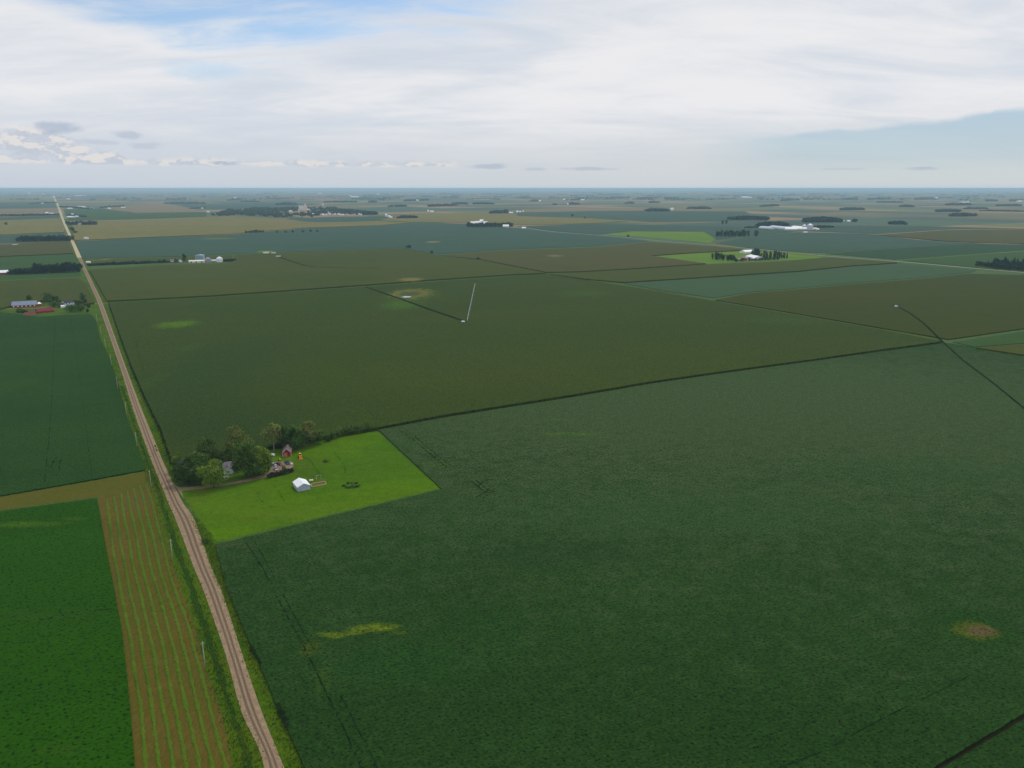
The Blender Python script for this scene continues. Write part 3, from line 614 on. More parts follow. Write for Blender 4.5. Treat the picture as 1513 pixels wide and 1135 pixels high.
# ------------------------------------------------------------------ trees
bark = plain('bark', C(92,84,70), var=.3, scale=2)
palebark = plain('pale bark', C(150,140,120), var=.2, scale=2)
L_dark = leaf_mat('dark leaves', C(50,80,30), C(84,112,48))
L_mid = leaf_mat('mid green leaves', C(68,102,36), C(108,136,56))
L_ygr = leaf_mat('yellow green leaves', C(82,110,30), C(122,146,52))
L_olive = leaf_mat('olive leaves', C(98,110,48), C(136,142,76))
L_brown = leaf_mat('brownish leaves', C(60,84,32), C(88,108,48))
L_blue = leaf_mat('blue spruce needles', C(74,96,88), C(112,130,124))
L_lilac = leaf_mat('dusky hedge leaves', C(48,62,44), C(66,76,56))
L_far = leaf_mat('far leaves', C(30,54,40), C(46,74,52))
L_far2 = leaf_mat('far leaves greener', C(34,60,32), C(50,76,36))
def crown_mb(Hh, W, nleaf, ls, rng, lobes=14, base=.22, conic=False, sparse=0.0, low=0.0):
    mb = MB(); L = []
    if conic:
        for i in range(nleaf):
            t = rng.random() ** .8; z = Hh * (.06 + .94 * t); r = W / 2 * (1 - t) * (.75 + .25 * math.sin(z * 3.2)) + .15
            a = rng.uniform(0, 6.283); rr = r * rng.uniform(.55, 1.05)
            L.append((Vector((rr * math.cos(a), rr * math.sin(a), z)), Vector((math.cos(a), math.sin(a), -.25))))
    else:
        cz = Hh * (base + 1) / 2; hz = Hh * (1 - base) / 2
        LB = []
        for i in range(lobes):
            a = rng.uniform(0, 6.283); u = rng.uniform(-.85, .95); rr = math.sqrt(max(0, 1 - u * u)) * rng.uniform(.35, .8)
            r = W * rng.uniform(.15, .26) * (1 - .25 * abs(u))
            LB.append((Vector((rr * W / 2 * math.cos(a), rr * W / 2 * math.sin(a), cz + u * (hz - r * .5))), r))
        LB.append((Vector((0, 0, cz + hz * .3)), W * .24)); LB.append((Vector((0, 0, cz - hz * .2)), W * .26))
        for i in range(nleaf):
            c, r = LB[rng.randrange(len(LB))]
            d = Vector((rng.gauss(0, 1), rng.gauss(0, 1), rng.gauss(.25, 1))).normalized()
            L.append((c + d * r * rng.uniform(.72, 1.08) * Vector((1, 1, 1)).x, d))
    for p, d in L:
        if sparse and rng.random() < sparse * (.5 + .5 * math.sin(p.x * 1.3 + p.y * .9 + p.z)): continue
        n = (d + Vector((rng.uniform(-.8, .8), rng.uniform(-.8, .8), rng.uniform(-.5, .9)))).normalized()
        a = n.orthogonal().normalized(); b = n.cross(a); th = rng.uniform(0, 3.14); a, b = a * math.cos(th) + b * math.sin(th), b * math.cos(th) - a * math.sin(th)
        s = ls * rng.uniform(.6, 1.3) * .5; s2 = s * rng.uniform(.5, 1)
        bow = n * s * .35
        mb.quad(p - a * s + b * s2 * .2, p - b * s2 + bow, p + a * s - b * s2 * .2, p + b * s2 + bow * .3)
    return mb
def trunk_mb(Hh, W, rng, base=.22, conic=False, thick=1.0):
    mb = MB(); r0 = (.014 * Hh + .12) * thick
    if conic:
        return mb.tube([(0, 0, -.2), (0, 0, Hh * .5), (0, 0, Hh * .95)], [r0, r0 * .55, .04], 6)
    lean = rng.uniform(-.3, .3)
    mb.tube([(0, 0, -.2), (0, 0, .4), (lean * .5, 0, Hh * .25), (lean, .2, Hh * .55), (lean * .6, .1, Hh * .85)], [r0 * 1.35, r0, r0 * .8, r0 * .5, .06], 7)
    for i in range(6):
        a = rng.uniform(0, 6.283); z0 = Hh * rng.uniform(.2, .5); z1 = z0 + Hh * rng.uniform(.15, .35); rr = W * rng.uniform(.22, .4)
        mb.tube([(lean * .5, 0, z0), (rr * .45 * math.cos(a), rr * .45 * math.sin(a), (z0 + z1) / 2), (rr * math.cos(a), rr * math.sin(a), z1)], [r0 * .5, r0 * .3, .05], 5)
    return mb
def tree(name, label, px, py, Hh, W, leaf, nleaf=3200, ls=.75, base=.15, conic=False, sparse=0, group=None, cat='tree', lobes=16, bk=None, seed=None):
    rng = random.Random(seed if seed is not None else int(px * 31 + py * 7))
    x, y = g(px, py); o = empty(name, (x, y, 0), rng.uniform(0, 6.28))
    trunk_mb(Hh, W, rng, base, conic).build('trunk', bk or bark, o, smooth=True)
    crown_mb(Hh, W, nleaf, ls, rng, lobes, base, conic, sparse).build('crown', leaf, o)
    return tag(o, label, cat, group)
G1 = 'trees around the near farmhouse'
NEAR = [
 ('broadleaf_tree','round yellow green tree at the lawn edge where the driveway passes',316,720,14.5,13,L_ygr,0,4500,.6,.06),
 ('broadleaf_tree','dark green tree at the road end of the driveway',276,715,11,11,L_dark,0,3200,.6,.03),
 ('broadleaf_tree','dark green tree between corner tree and round front tree',293,716,12,11,L_dark,0,3200,.6,.03),
 ('broadleaf_tree','low dark tree filling the grove edge facing the road',268,706,9,8,L_dark,0,2200,.6,.03),
 ('broadleaf_tree','thin yellow green tree behind the blue spruce',265,696,10.5,6,L_ygr,0,1500,.6,.1),
 ('broadleaf_tree','mid green tree in the middle of the farm grove',297,706,15,11,L_mid,0,3000,.65,.08),
 ('broadleaf_tree','brown topped dark tree at the back of the farm grove',306,690,17,15,L_brown,0,4200,.65,.05),
 ('broadleaf_tree','small dark tree beside the blue spruce',283,706,12,8,L_dark,0,2000,.6,.05),
 ('broadleaf_tree','grey green tree at the corner of the white house',320,697,7,7,L_lilac,0,1800,.6,.08),
 ('broadleaf_tree','tall airy olive tree towering behind the white house',356,681,20.5,15,L_olive,.35,3600,.7,.22),
 ('broadleaf_tree','large light green tree beside the white house',363,706,21,14.5,L_mid,0,5600,.68,.1),
 ('broadleaf_tree','yellow green tree shading the driveway bend',386,701,15,14,L_ygr,.1,4600,.65,.08),
 ('broadleaf_tree','dark tree between the light green tree and the driveway bend',375,706,11,9,L_dark,0,2400,.6,.05),
 ('broadleaf_tree','tall pale trunked olive tree behind the parked cars',405,666,17.5,12,L_olive,.4,2700,.7,.28),
 ('broadleaf_tree','olive tree between pale trunked tree and barn grove',414,660,13,7,L_olive,.2,1500,.65,.2),
 ('broadleaf_tree','dark green tree directly behind the red barn',425,663,15,12,L_dark,0,3400,.65,.05),
 ('broadleaf_tree','mid green tree second along behind the red barn',440,661,14.5,11,L_mid,0,3200,.65,.05),
 ('broadleaf_tree','brownish topped tree third along behind the red barn',456,659,15.5,11,L_olive,.15,2800,.65,.06),
 ('broadleaf_tree','low green tree ending the grove behind the orange machine',470,655,9.5,8,L_mid,0,2000,.6,.04),
]
for n_, lb, px, py, hh, w, lf, sp, nl, ls, bs_ in NEAR:
    tree(n_, lb, px, py, hh * 1.08, w * 1.22, lf, int(nl * 1.15), ls * 1.3, bs_, False, sp * .7, G1, bk=palebark if 'pale trunked' in lb else None)
tree('spruce_tree', 'blue grey spruce in the grove nearest the road corner', 270, 713, 15.5, 8, L_blue, 2600, .6, conic=True, group=G1)
tree('spruce_tree', 'small green conical tree behind the white house', 325, 690, 9, 5, L_mid, 1300, .5, conic=True, group=G1)
EXTRA = [('broadleaf_tree','dark tree behind the round front tree',306,712,12,10,L_dark),('broadleaf_tree','mid green tree right behind the blue spruce',277,703,13,9,L_mid),('broadleaf_tree','low leafy tree at the garage corner',337,687,7,8,L_mid),('broadleaf_tree','dark tree filling the gap under the tall olive tree',345,684,10,9,L_dark),('broadleaf_tree','dark tree low behind the driveway bend tree',392,697,8,8,L_dark),('broadleaf_tree','dark tree at the lawn edge left of the front tree',301,717,9,8,L_dark),('broadleaf_tree','dark shrubby tree between red barn and orange machine',433,666,9,8,L_dark),('broadleaf_tree','dark green tree closing the gap behind the red barn',448,661,11,9,L_dark)]
for n_, lb, px, py, hh, w, lf in EXTRA: tree(n_, lb, px, py, hh, w * 1.15, lf, 2400, .62, .04, group=G1)
SH = [(484,652,3.2,4.5,'low bush at the grove end of the bush row'),(492,649,5.2,5.5,'rounded bush first in the bush row along the corn'),(502,645.5,6.8,6.5,'tallest round bush in the row along the corn'),(509,643.5,4.2,5,'small bush just past the tallest one'),(516,642,5.6,6,'olive bush midway along the bush row'),(524,640,3.6,5,'low bush before the last pair of bushes'),(534,637.5,5.2,7,'wide dark bush second last in the bush row'),(545,635.5,5.8,7,'bright green bush at the lawn corner end of the row')]
for px, py, hh, w, lb in SH: tree('bush', lb, px, py, hh * 1.35, w * 1.2, L_mid if hh > 5 else L_dark, 1100, .45, .02, cat='bush', group='bushes between lawn and corn', lobes=8)
for i in range(9):
    t = i / 8; lb = ['dusky lilac bush at the driveway end of the yard hedge','dusky bush second in the yard hedge from the driveway','dusky bush third in the yard hedge from the driveway','dusky bush fourth in the yard hedge from the driveway','middle dusky bush of the yard hedge','dusky bush just past the middle of the yard hedge','dusky bush third from the lawn end of the hedge','dusky bush second from the lawn end of the hedge','dusky bush at the lawn end of the yard hedge'][i]
    tree('hedge_bush', lb, 398 + 33 * t, 706.5 - 8.5 * t, random.uniform(2.4, 3.2), 3.6, L_lilac, 700, .4, .02, cat='bush', group='dusky hedge bushes below the gravel yard', lobes=7)
tree('bush', 'round olive bush at the edge of the gravel yard', 420, 695.5, 3.6, 4, L_olive, 900, .4, .02, cat='bush', lobes=7)
tree('bush', 'low spreading shrub alone on the open lawn', 481, 683, 1.2, 5, L_ygr, 500, .45, .02, cat='bush', lobes=7)
for k, (dx, dy) in enumerate([(-11,1),(-7,3),(-2,3.5),(4,3),(9,2),(12,0),(7,-3),(1,-4),(-5,-3),(2,0)]):
    tree('garden_plant', 'low leafy plant in the round garden bed on the lawn', 519 + dx, 718 + dy, 1.0, 2.4, L_mid if k % 2 else L_dark, 260, .4, .02, cat='plant', group='plants in the round garden bed', lobes=5)

# trees around the red barn farm across the road
G2 = 'trees around the farm with red barns'
for n_, lb, px, py, hh, w, lf in [
 ('broadleaf_tree','large dark spreading tree behind the red barns',71,447,17,19,L_dark),('broadleaf_tree','dark tree between spreading tree and white house',82,449,12,15,L_dark),
 ('broadleaf_tree','mid green tree beside the white wing of the house',79,453.5,8,14,L_mid),('broadleaf_tree','round green tree hiding the near corner of the white house',90,454.5,8,10,L_mid),
 ('broadleaf_tree','small dark tree behind the long red barn',43,445,8.5,9,L_dark),('broadleaf_tree','dark upright tree near the road beyond the white house',123,445.5,14,9.5,L_dark),
 ('broadleaf_tree','brownish tree beside the field drive by the road',126.5,449.5,7.5,7.5,L_brown),('broadleaf_tree','small dark tree next to the field drive mouth',131.5,454.5,5.5,6,L_dark),
 ('broadleaf_tree','wide dark tree in front of the white house',106,461,10,21,L_dark),('broadleaf_tree','dark tree right after the wide one before the white house',119,461,9.5,14,L_dark),('broadleaf_tree','dark tree on the road side of the white house',117,453,9,10,L_dark),
 ('broadleaf_tree','small tree on the soybean edge nearest the road poles',129.5,461.5,4.5,4,L_dark),
 ('bush','bright green bush in front of the long red barn',28.5,462,5.5,8.5,L_ygr),('bush','dark green bush beside the bright green one',35,462.5,5,5.5,L_dark),('bush','grey green bush between the small red sheds',40,463,3.5,5,L_lilac)]:
    tree(n_, lb, px, py, hh, w, lf, 1100, 1.05, .04, group=G2, cat='tree' if 'tree' in n_ else 'bush')

# shelterbelts: trees copied from three patterns
protoH = 14.0
def make_proto(seed, leaf, conic=False):
    rng = random.Random(seed)
    return (trunk_mb(protoH, 10, rng, .08, conic).mesh('trunk', bark), crown_mb(protoH, 10 if not conic else 7, 520, 1.35, rng, 11, .04, conic).mesh('crown', leaf))
protos = [make_proto(11, L_far), make_proto(12, L_far), make_proto(13, L_far2), make_proto(14, L_far, True)]
def belt_tree(label, group, x, y, h, w, kind):
    o = empty('belt_tree', (x, y, 0), random.uniform(0, 6.28)); o.scale = (w / 10, w / 10, h / protoH)
    for me, nm in zip(protos[kind], ('trunk', 'crown')):
        c = bpy.data.objects.new(nm, me); col.objects.link(c); c.parent = o
    return tag(o, label, 'tree', group)
def belt(label, group, ends, n, h, w, rows=1, rowd=9, kinds=(0, 1, 2), jit=2):
    (x0, y0), (x1, y1) = g(*ends[0]), g(*ends[1])
    for r in range(rows):
        for i in range(n):
            t = (i + random.uniform(.2, .8)) / n
            belt_tree(label, group, x0 + (x1 - x0) * t + random.uniform(-jit, jit), y0 + (y1 - y0) * t + r * rowd + random.uniform(-jit, jit), h * random.uniform(.75, 1.15), w * random.uniform(.8, 1.25), random.choice(kinds))
belt('dark tree in the tall shelterbelt beside the gravel road', 'tall shelterbelt beside the gravel road', [(15,406),(50,405)], 8, 12, 13, 2)
belt('dark tree in the tall shelterbelt beside the gravel road', 'tall shelterbelt beside the gravel road', [(48,405),(118,402)], 15, 19, 14, 2)
belt('dark tree in the bushy grove touching the gravel road', 'bushy grove touching the gravel road', [(26,357.5),(104,356.5)], 15, 19, 20, 2, 18)
belt('dark tree in the curved shelterbelt of the lawned farmstead', 'curved shelterbelt of the lawned farmstead', [(1052,383),(1086,387)], 12, 16, 10, 1)
belt('dark tree in the low row before the curved white roofs', 'low row before the curved white roofs', [(1086,387),(1150,384)], 14, 8, 11, 1)
belt('dark conical tree among the trees east of the curved roofs', 'conifers of the lawned farmstead', [(1115,381.5),(1165,382)], 13, 15, 8, 2, 25, (3, 3, 0))
belt('big dark tree beside the upper white roof', 'big dark trees beside the upper white roof', [(1112,379),(1121,380)], 4, 22, 14, 1)
belt('dark pine in the plantation at the county road bend', 'pine plantation at the county road bend', [(1466,397),(1560,404)], 18, 12, 13, 3, 30, (3, 0, 1))
belt('tall dark pine at the back of the plantation', 'tall pines at the back of the plantation', [(1482,395),(1570,399)], 16, 18, 14, 2, 40, (3, 3, 1))
belt('dark tree around the white buildings near the middle of the view', 'grove around the white buildings near the middle', [(691,336),(757,335.5)], 20, 19, 20, 2, 30)
belt('dark tree in the straight grove beyond the yellow grass patch', 'straight grove beyond the yellow grass patch', [(1057,350),(1107,350)], 14, 23, 15, 1, 20)
belt('round dark tree standing apart beside the straight grove', 'lone round tree by the straight grove', [(1114,349.5),(1119,349.5)], 2, 23, 15, 1)
belt('dark tree in the short row on the golden corn edge', 'short tree row on the golden corn edge', [(362,345),(390,344)], 8, 12, 14, 1)
belt('scattered small dark tree on the grassy line past the short row', 'scattered trees past the short row', [(403,344.5),(475,343)], 6, 10, 13, 1)
belt('dark tree beside the road in the golden corn', 'trees beside the road in the golden corn', [(104,339),(112,345.5)], 4, 14, 16, 1)
belt('dark tree in the row behind two white gables by the road', 'row behind two white gables by the road', [(99,333.3),(143,332.8)], 14, 20, 24, 1)
for lb, px, py, h, w in [('dark bushy tree standing alone among the bins and sheds', 272.5, 386, 17, 12), ('dark bush on the hedge line left of the grain bins', 243, 388, 8, 10), ('second dark bush on the hedge line left of the bins', 236, 388.5, 7, 10), ('small dark tree on the hedge line midway to the road', 197, 390, 8, 8), ('small dark tree on the hedge line nearer the road', 168, 391.5, 8, 9), ('low bush ending the hedge right of the white bin', 336, 386, 5, 10),
        ('tiny dark tree in the field above the county road', 845.5, 320.5, 18, 22), ('lone tiny tree on the teal field line', 864, 323.5, 12, 16), ('lone dark tree in the golden field left of the road', 9, 333, 14, 18), ('small tree on the diagonal field line', 604, 367, 9, 20), ('second small tree on the diagonal field line', 638, 374.5, 7, 12), ('low bush on the diagonal line below the brown corn', 706, 384, 6, 14),
        ('left one of two lone trees above the straight grove', 1067.5, 331.5, 18, 18), ('right one of two lone trees above the straight grove', 1073, 331, 18, 18), ('lone bush by the county road left of the tan patch', 928, 351, 10, 12)]:
    x, y = g(px, py); belt_tree(lb, None, x, y, h, w, 0)

# far groves that read as one mass each
def mass(label, ends, n, h, w, rows=2, rowd=35, leaf=None, faces=46, name='distant_grove'):
    h = h * .74; w = w * .92; mb = MB(); (x0, y0), (x1, y1) = g(*ends[0]), g(*ends[1]); rng = random.Random(int(ends[0][0] * 13 + ends[0][1]))
    for r in range(rows):
        for i in range(n):
            t = (i + rng.uniform(.1, .9)) / n; cx = x0 + (x1 - x0) * t; cy = y0 + (y1 - y0) * t + r * rowd + rng.uniform(-6, 6)
            e = math.sin(math.pi * min(1, max(0, (t * .96 + .02)))) ** .35
            hh = h * rng.uniform(.7, 1.12) * (.45 + .55 * e); ww = w * rng.uniform(.8, 1.3)
            for k in range(faces):
                d = Vector((rng.gauss(0, 1), rng.gauss(0, 1), rng.gauss(0.15, 1))).normalized(); rr = rng.uniform(.55, 1.0)
                p = Vector((cx + d.x * ww * .5 * rr, cy + d.y * ww * .5 * rr, max(.5, hh * .5 + d.z * hh * .5 * rr)))
                nrm = (d + Vector((rng.uniform(-.6, .6), rng.uniform(-.6, .6), rng.uniform(-.3, .6)))).normalized(); a = nrm.orthogonal().normalized(); b = nrm.cross(a)
                s = ww * rng.uniform(.14, .24)
                mb.quad(p - a * s, p - b * s, p + a * s, p + b * s)
    return tag(mb.build(name, leaf or L_far), label, 'trees', None, 'stuff')
MASS = [
 ('low dark hedge between road and grain bin farm', (131,392.6),(250,388),60,7,11,1,L_far),
 ('low dark hedge right of the white grain bin', (329,387),(346,385.8),9,8,11,1,L_far),
 ('long dark tree row crossing left of the gravel road', (-60,321.5),(86,317.8),44,17,26,1,L_far),
 ('dark trees with a white roof left of the road, near horizon', (44,302),(82,300),14,20,40,1,L_far),
 ('dark trees scattered around the hamlet right of the road', (88,306),(134,309.6),14,18,30,2,L_far),
 ('trees around the white farm right of the road below the hamlet', (98,320),(128,321),9,20,24,1,L_far),
 ('trees beside the hamlet with the slanted white roof', (150,307.5),(182,305.5),12,22,30,1,L_far),
 ('thin dark wood along the far edge of the pinkish field', (243,301),(304,301.2),26,24,40,1,L_far),
 ('dark trees with a white farm behind the blue green field', (337,296.8),(357,296.4),9,30,50,1,L_far),
 ('low dark tree line running right behind the blue green field', (357,298.4),(382,298.8),11,22,46,1,L_far),
 ('small dark bushes on the pale green patch before the town', (281,309),(301,308),8,15,24,1,L_far),
 ('dark wood behind the town, left of the elevator', (410,303.2),(436,302.6),13,32,50,2,L_far),
 ('broken dark tree line above and right of the town', (478,299.5),(528,299),18,28,48,1,L_far),
 ('small dark grove right of the town on the green plain', (546,299.5),(556,299.3),6,30,50,1,L_far),
 ('small grove at the far end of the town', (537,317.5),(556,317.3),9,30,32,2,L_far),
 ('low grove beside the cluster of white bins', (588,323.2),(615,322.8),14,24,26,2,L_far),
 ('scattered dark trees above the white bin cluster', (574,305.8),(600,305),7,24,36,1,L_far),
 ('flat wide dark wood with a white dot, left of centre', (599,297.6),(632,296.4),15,36,60,2,L_far),
 ('long low grove on the teal strip above the centre farm', (634,305.6),(673,304.6),17,32,44,2,L_far),
 ('thin dark grove just right above the long low one', (668,302),(690,301.6),12,28,46,1,L_far),
 ('thin long grove at the same distance further right', (701,301.8),(728,302),15,28,46,1,L_far),
 ('domed grove with white sheds above the centre farm', (724,315.8),(750,315.8),13,30,30,2,L_far),
 ('small grove beside the domed grove and its sheds', (744,313.4),(751,313.4),5,26,26,1,L_far),
 ('blue grey grove with a white barn right of centre', (784,297.8),(795,297.3),7,30,50,1,L_far),
 ('dark low grove with a pale farm right of centre', (838,302.2),(854,302.2),9,28,40,1,L_far),
 ('thin grove line with a bright shed at its end', (847,296),(865,295.6),9,28,54,1,L_far),
 ('small isolated low grove in the brown plain', (817,302.8),(822,302.8),4,20,36,1,L_far),
 ('small dark pair of groves left of the dense block', (925,301.2),(936,301),7,26,40,1,L_far),
 ('faint grove line above the small dark pair', (902,292.8),(930,292.4),12,34,76,1,L_far),
 ('second faint grove line to its right', (941,294.2),(962,293.8),10,34,70,1,L_far),
 ('third faint grove with a dark centre', (984,294),(1001,293.8),9,34,70,1,L_far),
 ('low dark grove under the faint grove lines', (959,299.8),(973,299.6),8,26,46,1,L_far),
 ('dense rectangular block of dark trees beside two white bins', (956,312.6),(988,312.6),22,30,28,3,L_far),
 ('long ragged shelterbelt right of the dense block', (1017,309),(1048,308.8),20,26,32,2,L_far),
 ('long dark lens shaped wood right of centre', (1080,325),(1136,325),34,27,26,3,L_far),
 ('trees behind the long pale barns', (1120,334.5),(1165,334),26,27,20,2,L_far),
 ('low hedge running away from the long pale barns', (1196,337.5),(1230,336.2),16,14,22,1,L_far),
 ('low dark tail of trees left of the long barns', (1102,337),(1122,336.4),10,8,18,1,L_far),
 ('tall dark wood just above the silver silo', (1192,328.6),(1242,328.4),32,34,28,3,L_far),
 ('round dark tree standing right of the tall wood', (1261,327.8),(1265,327.8),2,26,24,1,L_far),
 ('small dark clump above the thin dark field line', (1316,331.6),(1338,331.8),12,24,24,1,L_far),
 ('short straight grove in the distance on the right', (1244,310.6),(1276,310.4),18,26,34,2,L_far),
 ('low distant grove near the small straight one', (1249,295.4),(1265,295.2),9,30,60,1,L_far),
 ('long faint grove line on the right half', (1284,295),(1315,294.4),14,30,66,1,L_far),
 ('thin long grove under the faint one', (1297,299.6),(1332,299.6),17,22,50,1,L_far),
 ('compact dark block grove on the right', (1333,306),(1348,306),10,30,36,2,L_far),
 ('dark grove with bright white farm buildings', (1401,303.4),(1434,303),20,32,38,2,L_far),
 ('large dark grove below the white farm buildings', (1385,313.4),(1418,313.2),20,28,30,2,L_far),
 ('long dark grove overlapping in front on the right', (1407,320),(1440,319.6),22,28,28,2,L_far),
 ('broken trees in a line right of the paired groves', (1425,309),(1457,309),15,20,36,1,L_far),
 ('low bush line continuing to the photo edge', (1450,312),(1512,313),20,12,34,1,L_far),
 ('long low grove near the right edge of the view', (1473,304.6),(1508,304.2),17,24,42,1,L_far),
 ('small far grove above the long low one', (1457,297.6),(1473,297.2),8,28,54,1,L_far),
 ('far grove beside a white roof at the right edge', (1493,297.8),(1505,297.6),7,28,54,1,L_far),
 ('wide faint wood with a pale tower on the right', (1355,294.4),(1382,293.6),12,36,70,2,L_far),
 ('dark low grove among the brown fields right of centre', (1155,296.8),(1180,296.2),12,30,56,1,L_far),
 ('small trees along the field line right of centre', (1123,305.6),(1150,304.6),12,26,34,1,L_far),
]
for lb, e0, e1, n, h, w, rows, lf in MASS: mass(lb, (e0, e1), n, h, w, rows, w * .9, lf)
# hazy woods close to the horizon (too many and too faint to count)
mb = MB(); rng = random.Random(5)
for k in range(400):
    d = 165 * 1140 / rng.uniform(2.2, 17.0); az = rng.uniform(-.62, .62)
    x = d * math.tan(az) ; y = d
    Lh = rng.uniform(60, 520); hh = rng.uniform(9, 17) * (1 + d / 60000); dep = rng.uniform(40, 160)
    p = Vector((x, y)); n = max(3, int(Lh / 45)); dirv = GX if rng.random() < .75 else GY
    for i in range(n):
        c = p + dirv * (i * 45) + Vector((rng.uniform(-10, 10), rng.uniform(-dep, dep) * .5))
        for q in range(9):
            dd = Vector((rng.gauss(0, 1), rng.gauss(0, 1), rng.gauss(.2, 1))).normalized(); s = rng.uniform(6, 12) * (1 + d / 40000)
            pt = Vector((c.x + dd.x * 22, c.y + dd.y * 22, max(2, hh * .5 + dd.z * hh * .45)))
            nrm = (dd + Vector((0, 0, .4))).normalized(); a = nrm.orthogonal().normalized(); b = nrm.cross(a)
            mb.quad(pt - a * s, pt - b * s * .6, pt + a * s, pt + b * s * .6)
tag(mb.build('distant_woods', leaf_mat('hazy woods leaves', C(44,70,50), C(60,88,62))), 'hazy blue woods scattered below the horizon', 'woods', None, 'stuff')
# town trees
rng = random.Random(21); mb = MB(); EX, EY = g(446, 313)
TOWN = [((312,319.4),(345,319.0),(338,311),(375,310),90), ((345,317.6),(420,322),(375,308.5),(440,308.5),330), ((420,321.5),(470,321),(430,308),(500,307.5),230), ((470,316.5),(540,317.5),(495,308.5),(540,314),150)]
for a0, a1, b0, b1, n in TOWN:
    A0, A1, B0, B1 = (Vector(g(*q)) for q in (a0, a1, b0, b1))
    for i in range(n):
        t = rng.random(); s = rng.random(); p = A0.lerp(A1, t).lerp(B0.lerp(B1, t), s)
        if abs(p.x - EX - 10) < 95 and abs(p.y - EY) < 500 and p.y < EY + 400: continue
        hh = rng.uniform(9, 19); ww = rng.uniform(18, 30)
        for k in range(34):
            d = Vector((rng.gauss(0, 1), rng.gauss(0, 1), rng.gauss(.2, 1))).normalized(); rr = rng.uniform(.6, 1)
            pt = Vector((p.x + d.x * ww * .5 * rr, p.y + d.y * ww * .5 * rr, max(.5, hh * .5 + d.z * hh * .5 * rr)))
            nrm = (d + Vector((rng.uniform(-.5, .5), rng.uniform(-.5, .5), rng.uniform(-.2, .5)))).normalized(); a = nrm.orthogonal().normalized(); b = nrm.cross(a); q = ww * rng.uniform(.12, .2)
            mb.quad(pt - a * q, pt - b * q, pt + a * q, pt + b * q)
tag(mb.build('town_woods', L_far2), 'leafy tree cover over the distant town', 'woods', None, 'stuff')

# ------------------------------------------------------------------ buildings
white_w = plain('white siding', CW(205,208,212), var=.08); white_r = sheet_metal('white metal roof', CW(222,222,228)); white_ry = sheet_metal('white metal roof ribs', CW(222,222,228), axis=1)
bluegrey_w = sheet_metal('blue grey and shaded white siding', CW(150,160,176)); grey_r = plain('grey shingles', C(118,112,116), var=.18, scale=3)
red_w = sheet_metal('barn red siding', C(140,32,38)); red_r = plain('dull red roof', C(118,48,54), var=.15); pink_d = plain('faded red door', C(196,112,112), var=.1)
barn_r = plain('weathered brown grey roof', C(110,92,94), var=.2, scale=2); steel = sheet_metal('galvanised steel', CW(176,182,192), rough=.4)
bluesteel_r = sheet_metal('blue grey metal roof', CW(112,124,142)); glass = plain('dark window', C(36,42,52), rough=.2, spec=.5, var=.1)
cream = plain('cream siding', CW(206,200,184), var=.08); slate = plain('dark slate roof', C(58,60,72), var=.15, scale=2); trim = plain('white trim', CW(228,226,222), var=.04)
wood = plain('weathered boards', C(176,152,104), var=.2, scale=2); orange = plain('orange paint', C(214,132,30), var=.15); yellow = plain('yellow paint', C(226,196,70), var=.1); black = plain('black rubber', C(26,26,28), var=.2)
concrete = plain('concrete', CW(196,190,182), var=.12); pinkconc = plain('warm concrete', CW(214,178,168), var=.1)
def bld(name, label, FL, FR, depth, wh, rh, ridge='x', wall=None, roof=None, cat='barn', group=None, over=.35, extras=(), arch=False, wpix=True):
    """FL, FR: pixel of the near base corners; ridge 'x' parallel to the near wall, 'y' running away from it"""
    a = Vector(g(*FL)); b = Vector(g(*FR)); w = (b - a).length; ang = math.atan2(b.y - a.y, b.x - a.x)
    o = empty(name, (a.x, a.y, 0), ang); tag(o, label, cat, group)
    m = MB(); W, D = w, depth
    if ridge == 'x':
        m.prism([(0, 0), (D, 0), (D, wh), (D / 2, rh - .12), (0, wh)], 0, W, 'x')
    else:
        m.prism([(0, 0), (0, wh), (W / 2, rh - .12), (W, wh), (W, 0)], 0, D, 'y')
    m.build('wall', wall, o)
    span = D if ridge == 'x' else W; L = W if ridge == 'x' else D
    sl = (rh - wh) / (span / 2); t = .14
    r = MB(); 
    if arch:
        n = 8; prof = [(-over, wh - .2)] + [(span * i / n, wh + (rh - wh) * math.sin(math.pi * i / n) + .1) for i in range(n + 1)] + [(span + over, wh - .2)]
        prof = prof + [(p, q + .15) for p, q in reversed(prof)]
    else:
        prof = [(-over, wh - over * sl), (span / 2, rh), (span + over, wh - over * sl), (span + over, wh - over * sl + t), (span / 2, rh + t), (-over, wh - over * sl + t)]
    r.prism(prof, -over, L + over, 'x' if ridge == 'x' else 'y')
    r.build('roof', roof, o)
    for ex in extras: ex(o, W, D, wh, rh)
    return o
def win(x, z, w, h, mat=None, name='window', side='front'):
    def f(o, W, D, wh, rh):
        xx = x * W if x <= 1 else x
        fr = MB().box(xx - w / 2 - .1, -.06, z - .1, xx + w / 2 + .1, -.0, z + h + .1).build(name, trim, o)
        MB().box(xx - w / 2, -.09, z, xx + w / 2, -.062, z + h).build('pane' if name == 'window' else 'panel', mat or glass, fr)
    return f
def winr(y, z, w, h, mat=None):
    def f(o, W, D, wh, rh):
        yy = y * D
        fr = MB().box(W, yy - w / 2 - .1, z - .1, W + .06, yy + w / 2 + .1, z + h + .1).build('window', trim, o)
        MB().box(W + .062, yy - w / 2, z, W + .09, yy + w / 2, z + h).build('pane', mat or glass, fr)
    return f
def corner_trim(o, W, D, wh, rh):
    for x in (-.04, W - .12):
        MB().box(x, -.05, 0, x + .16, -.003, wh).build('corner_board', trim, o)
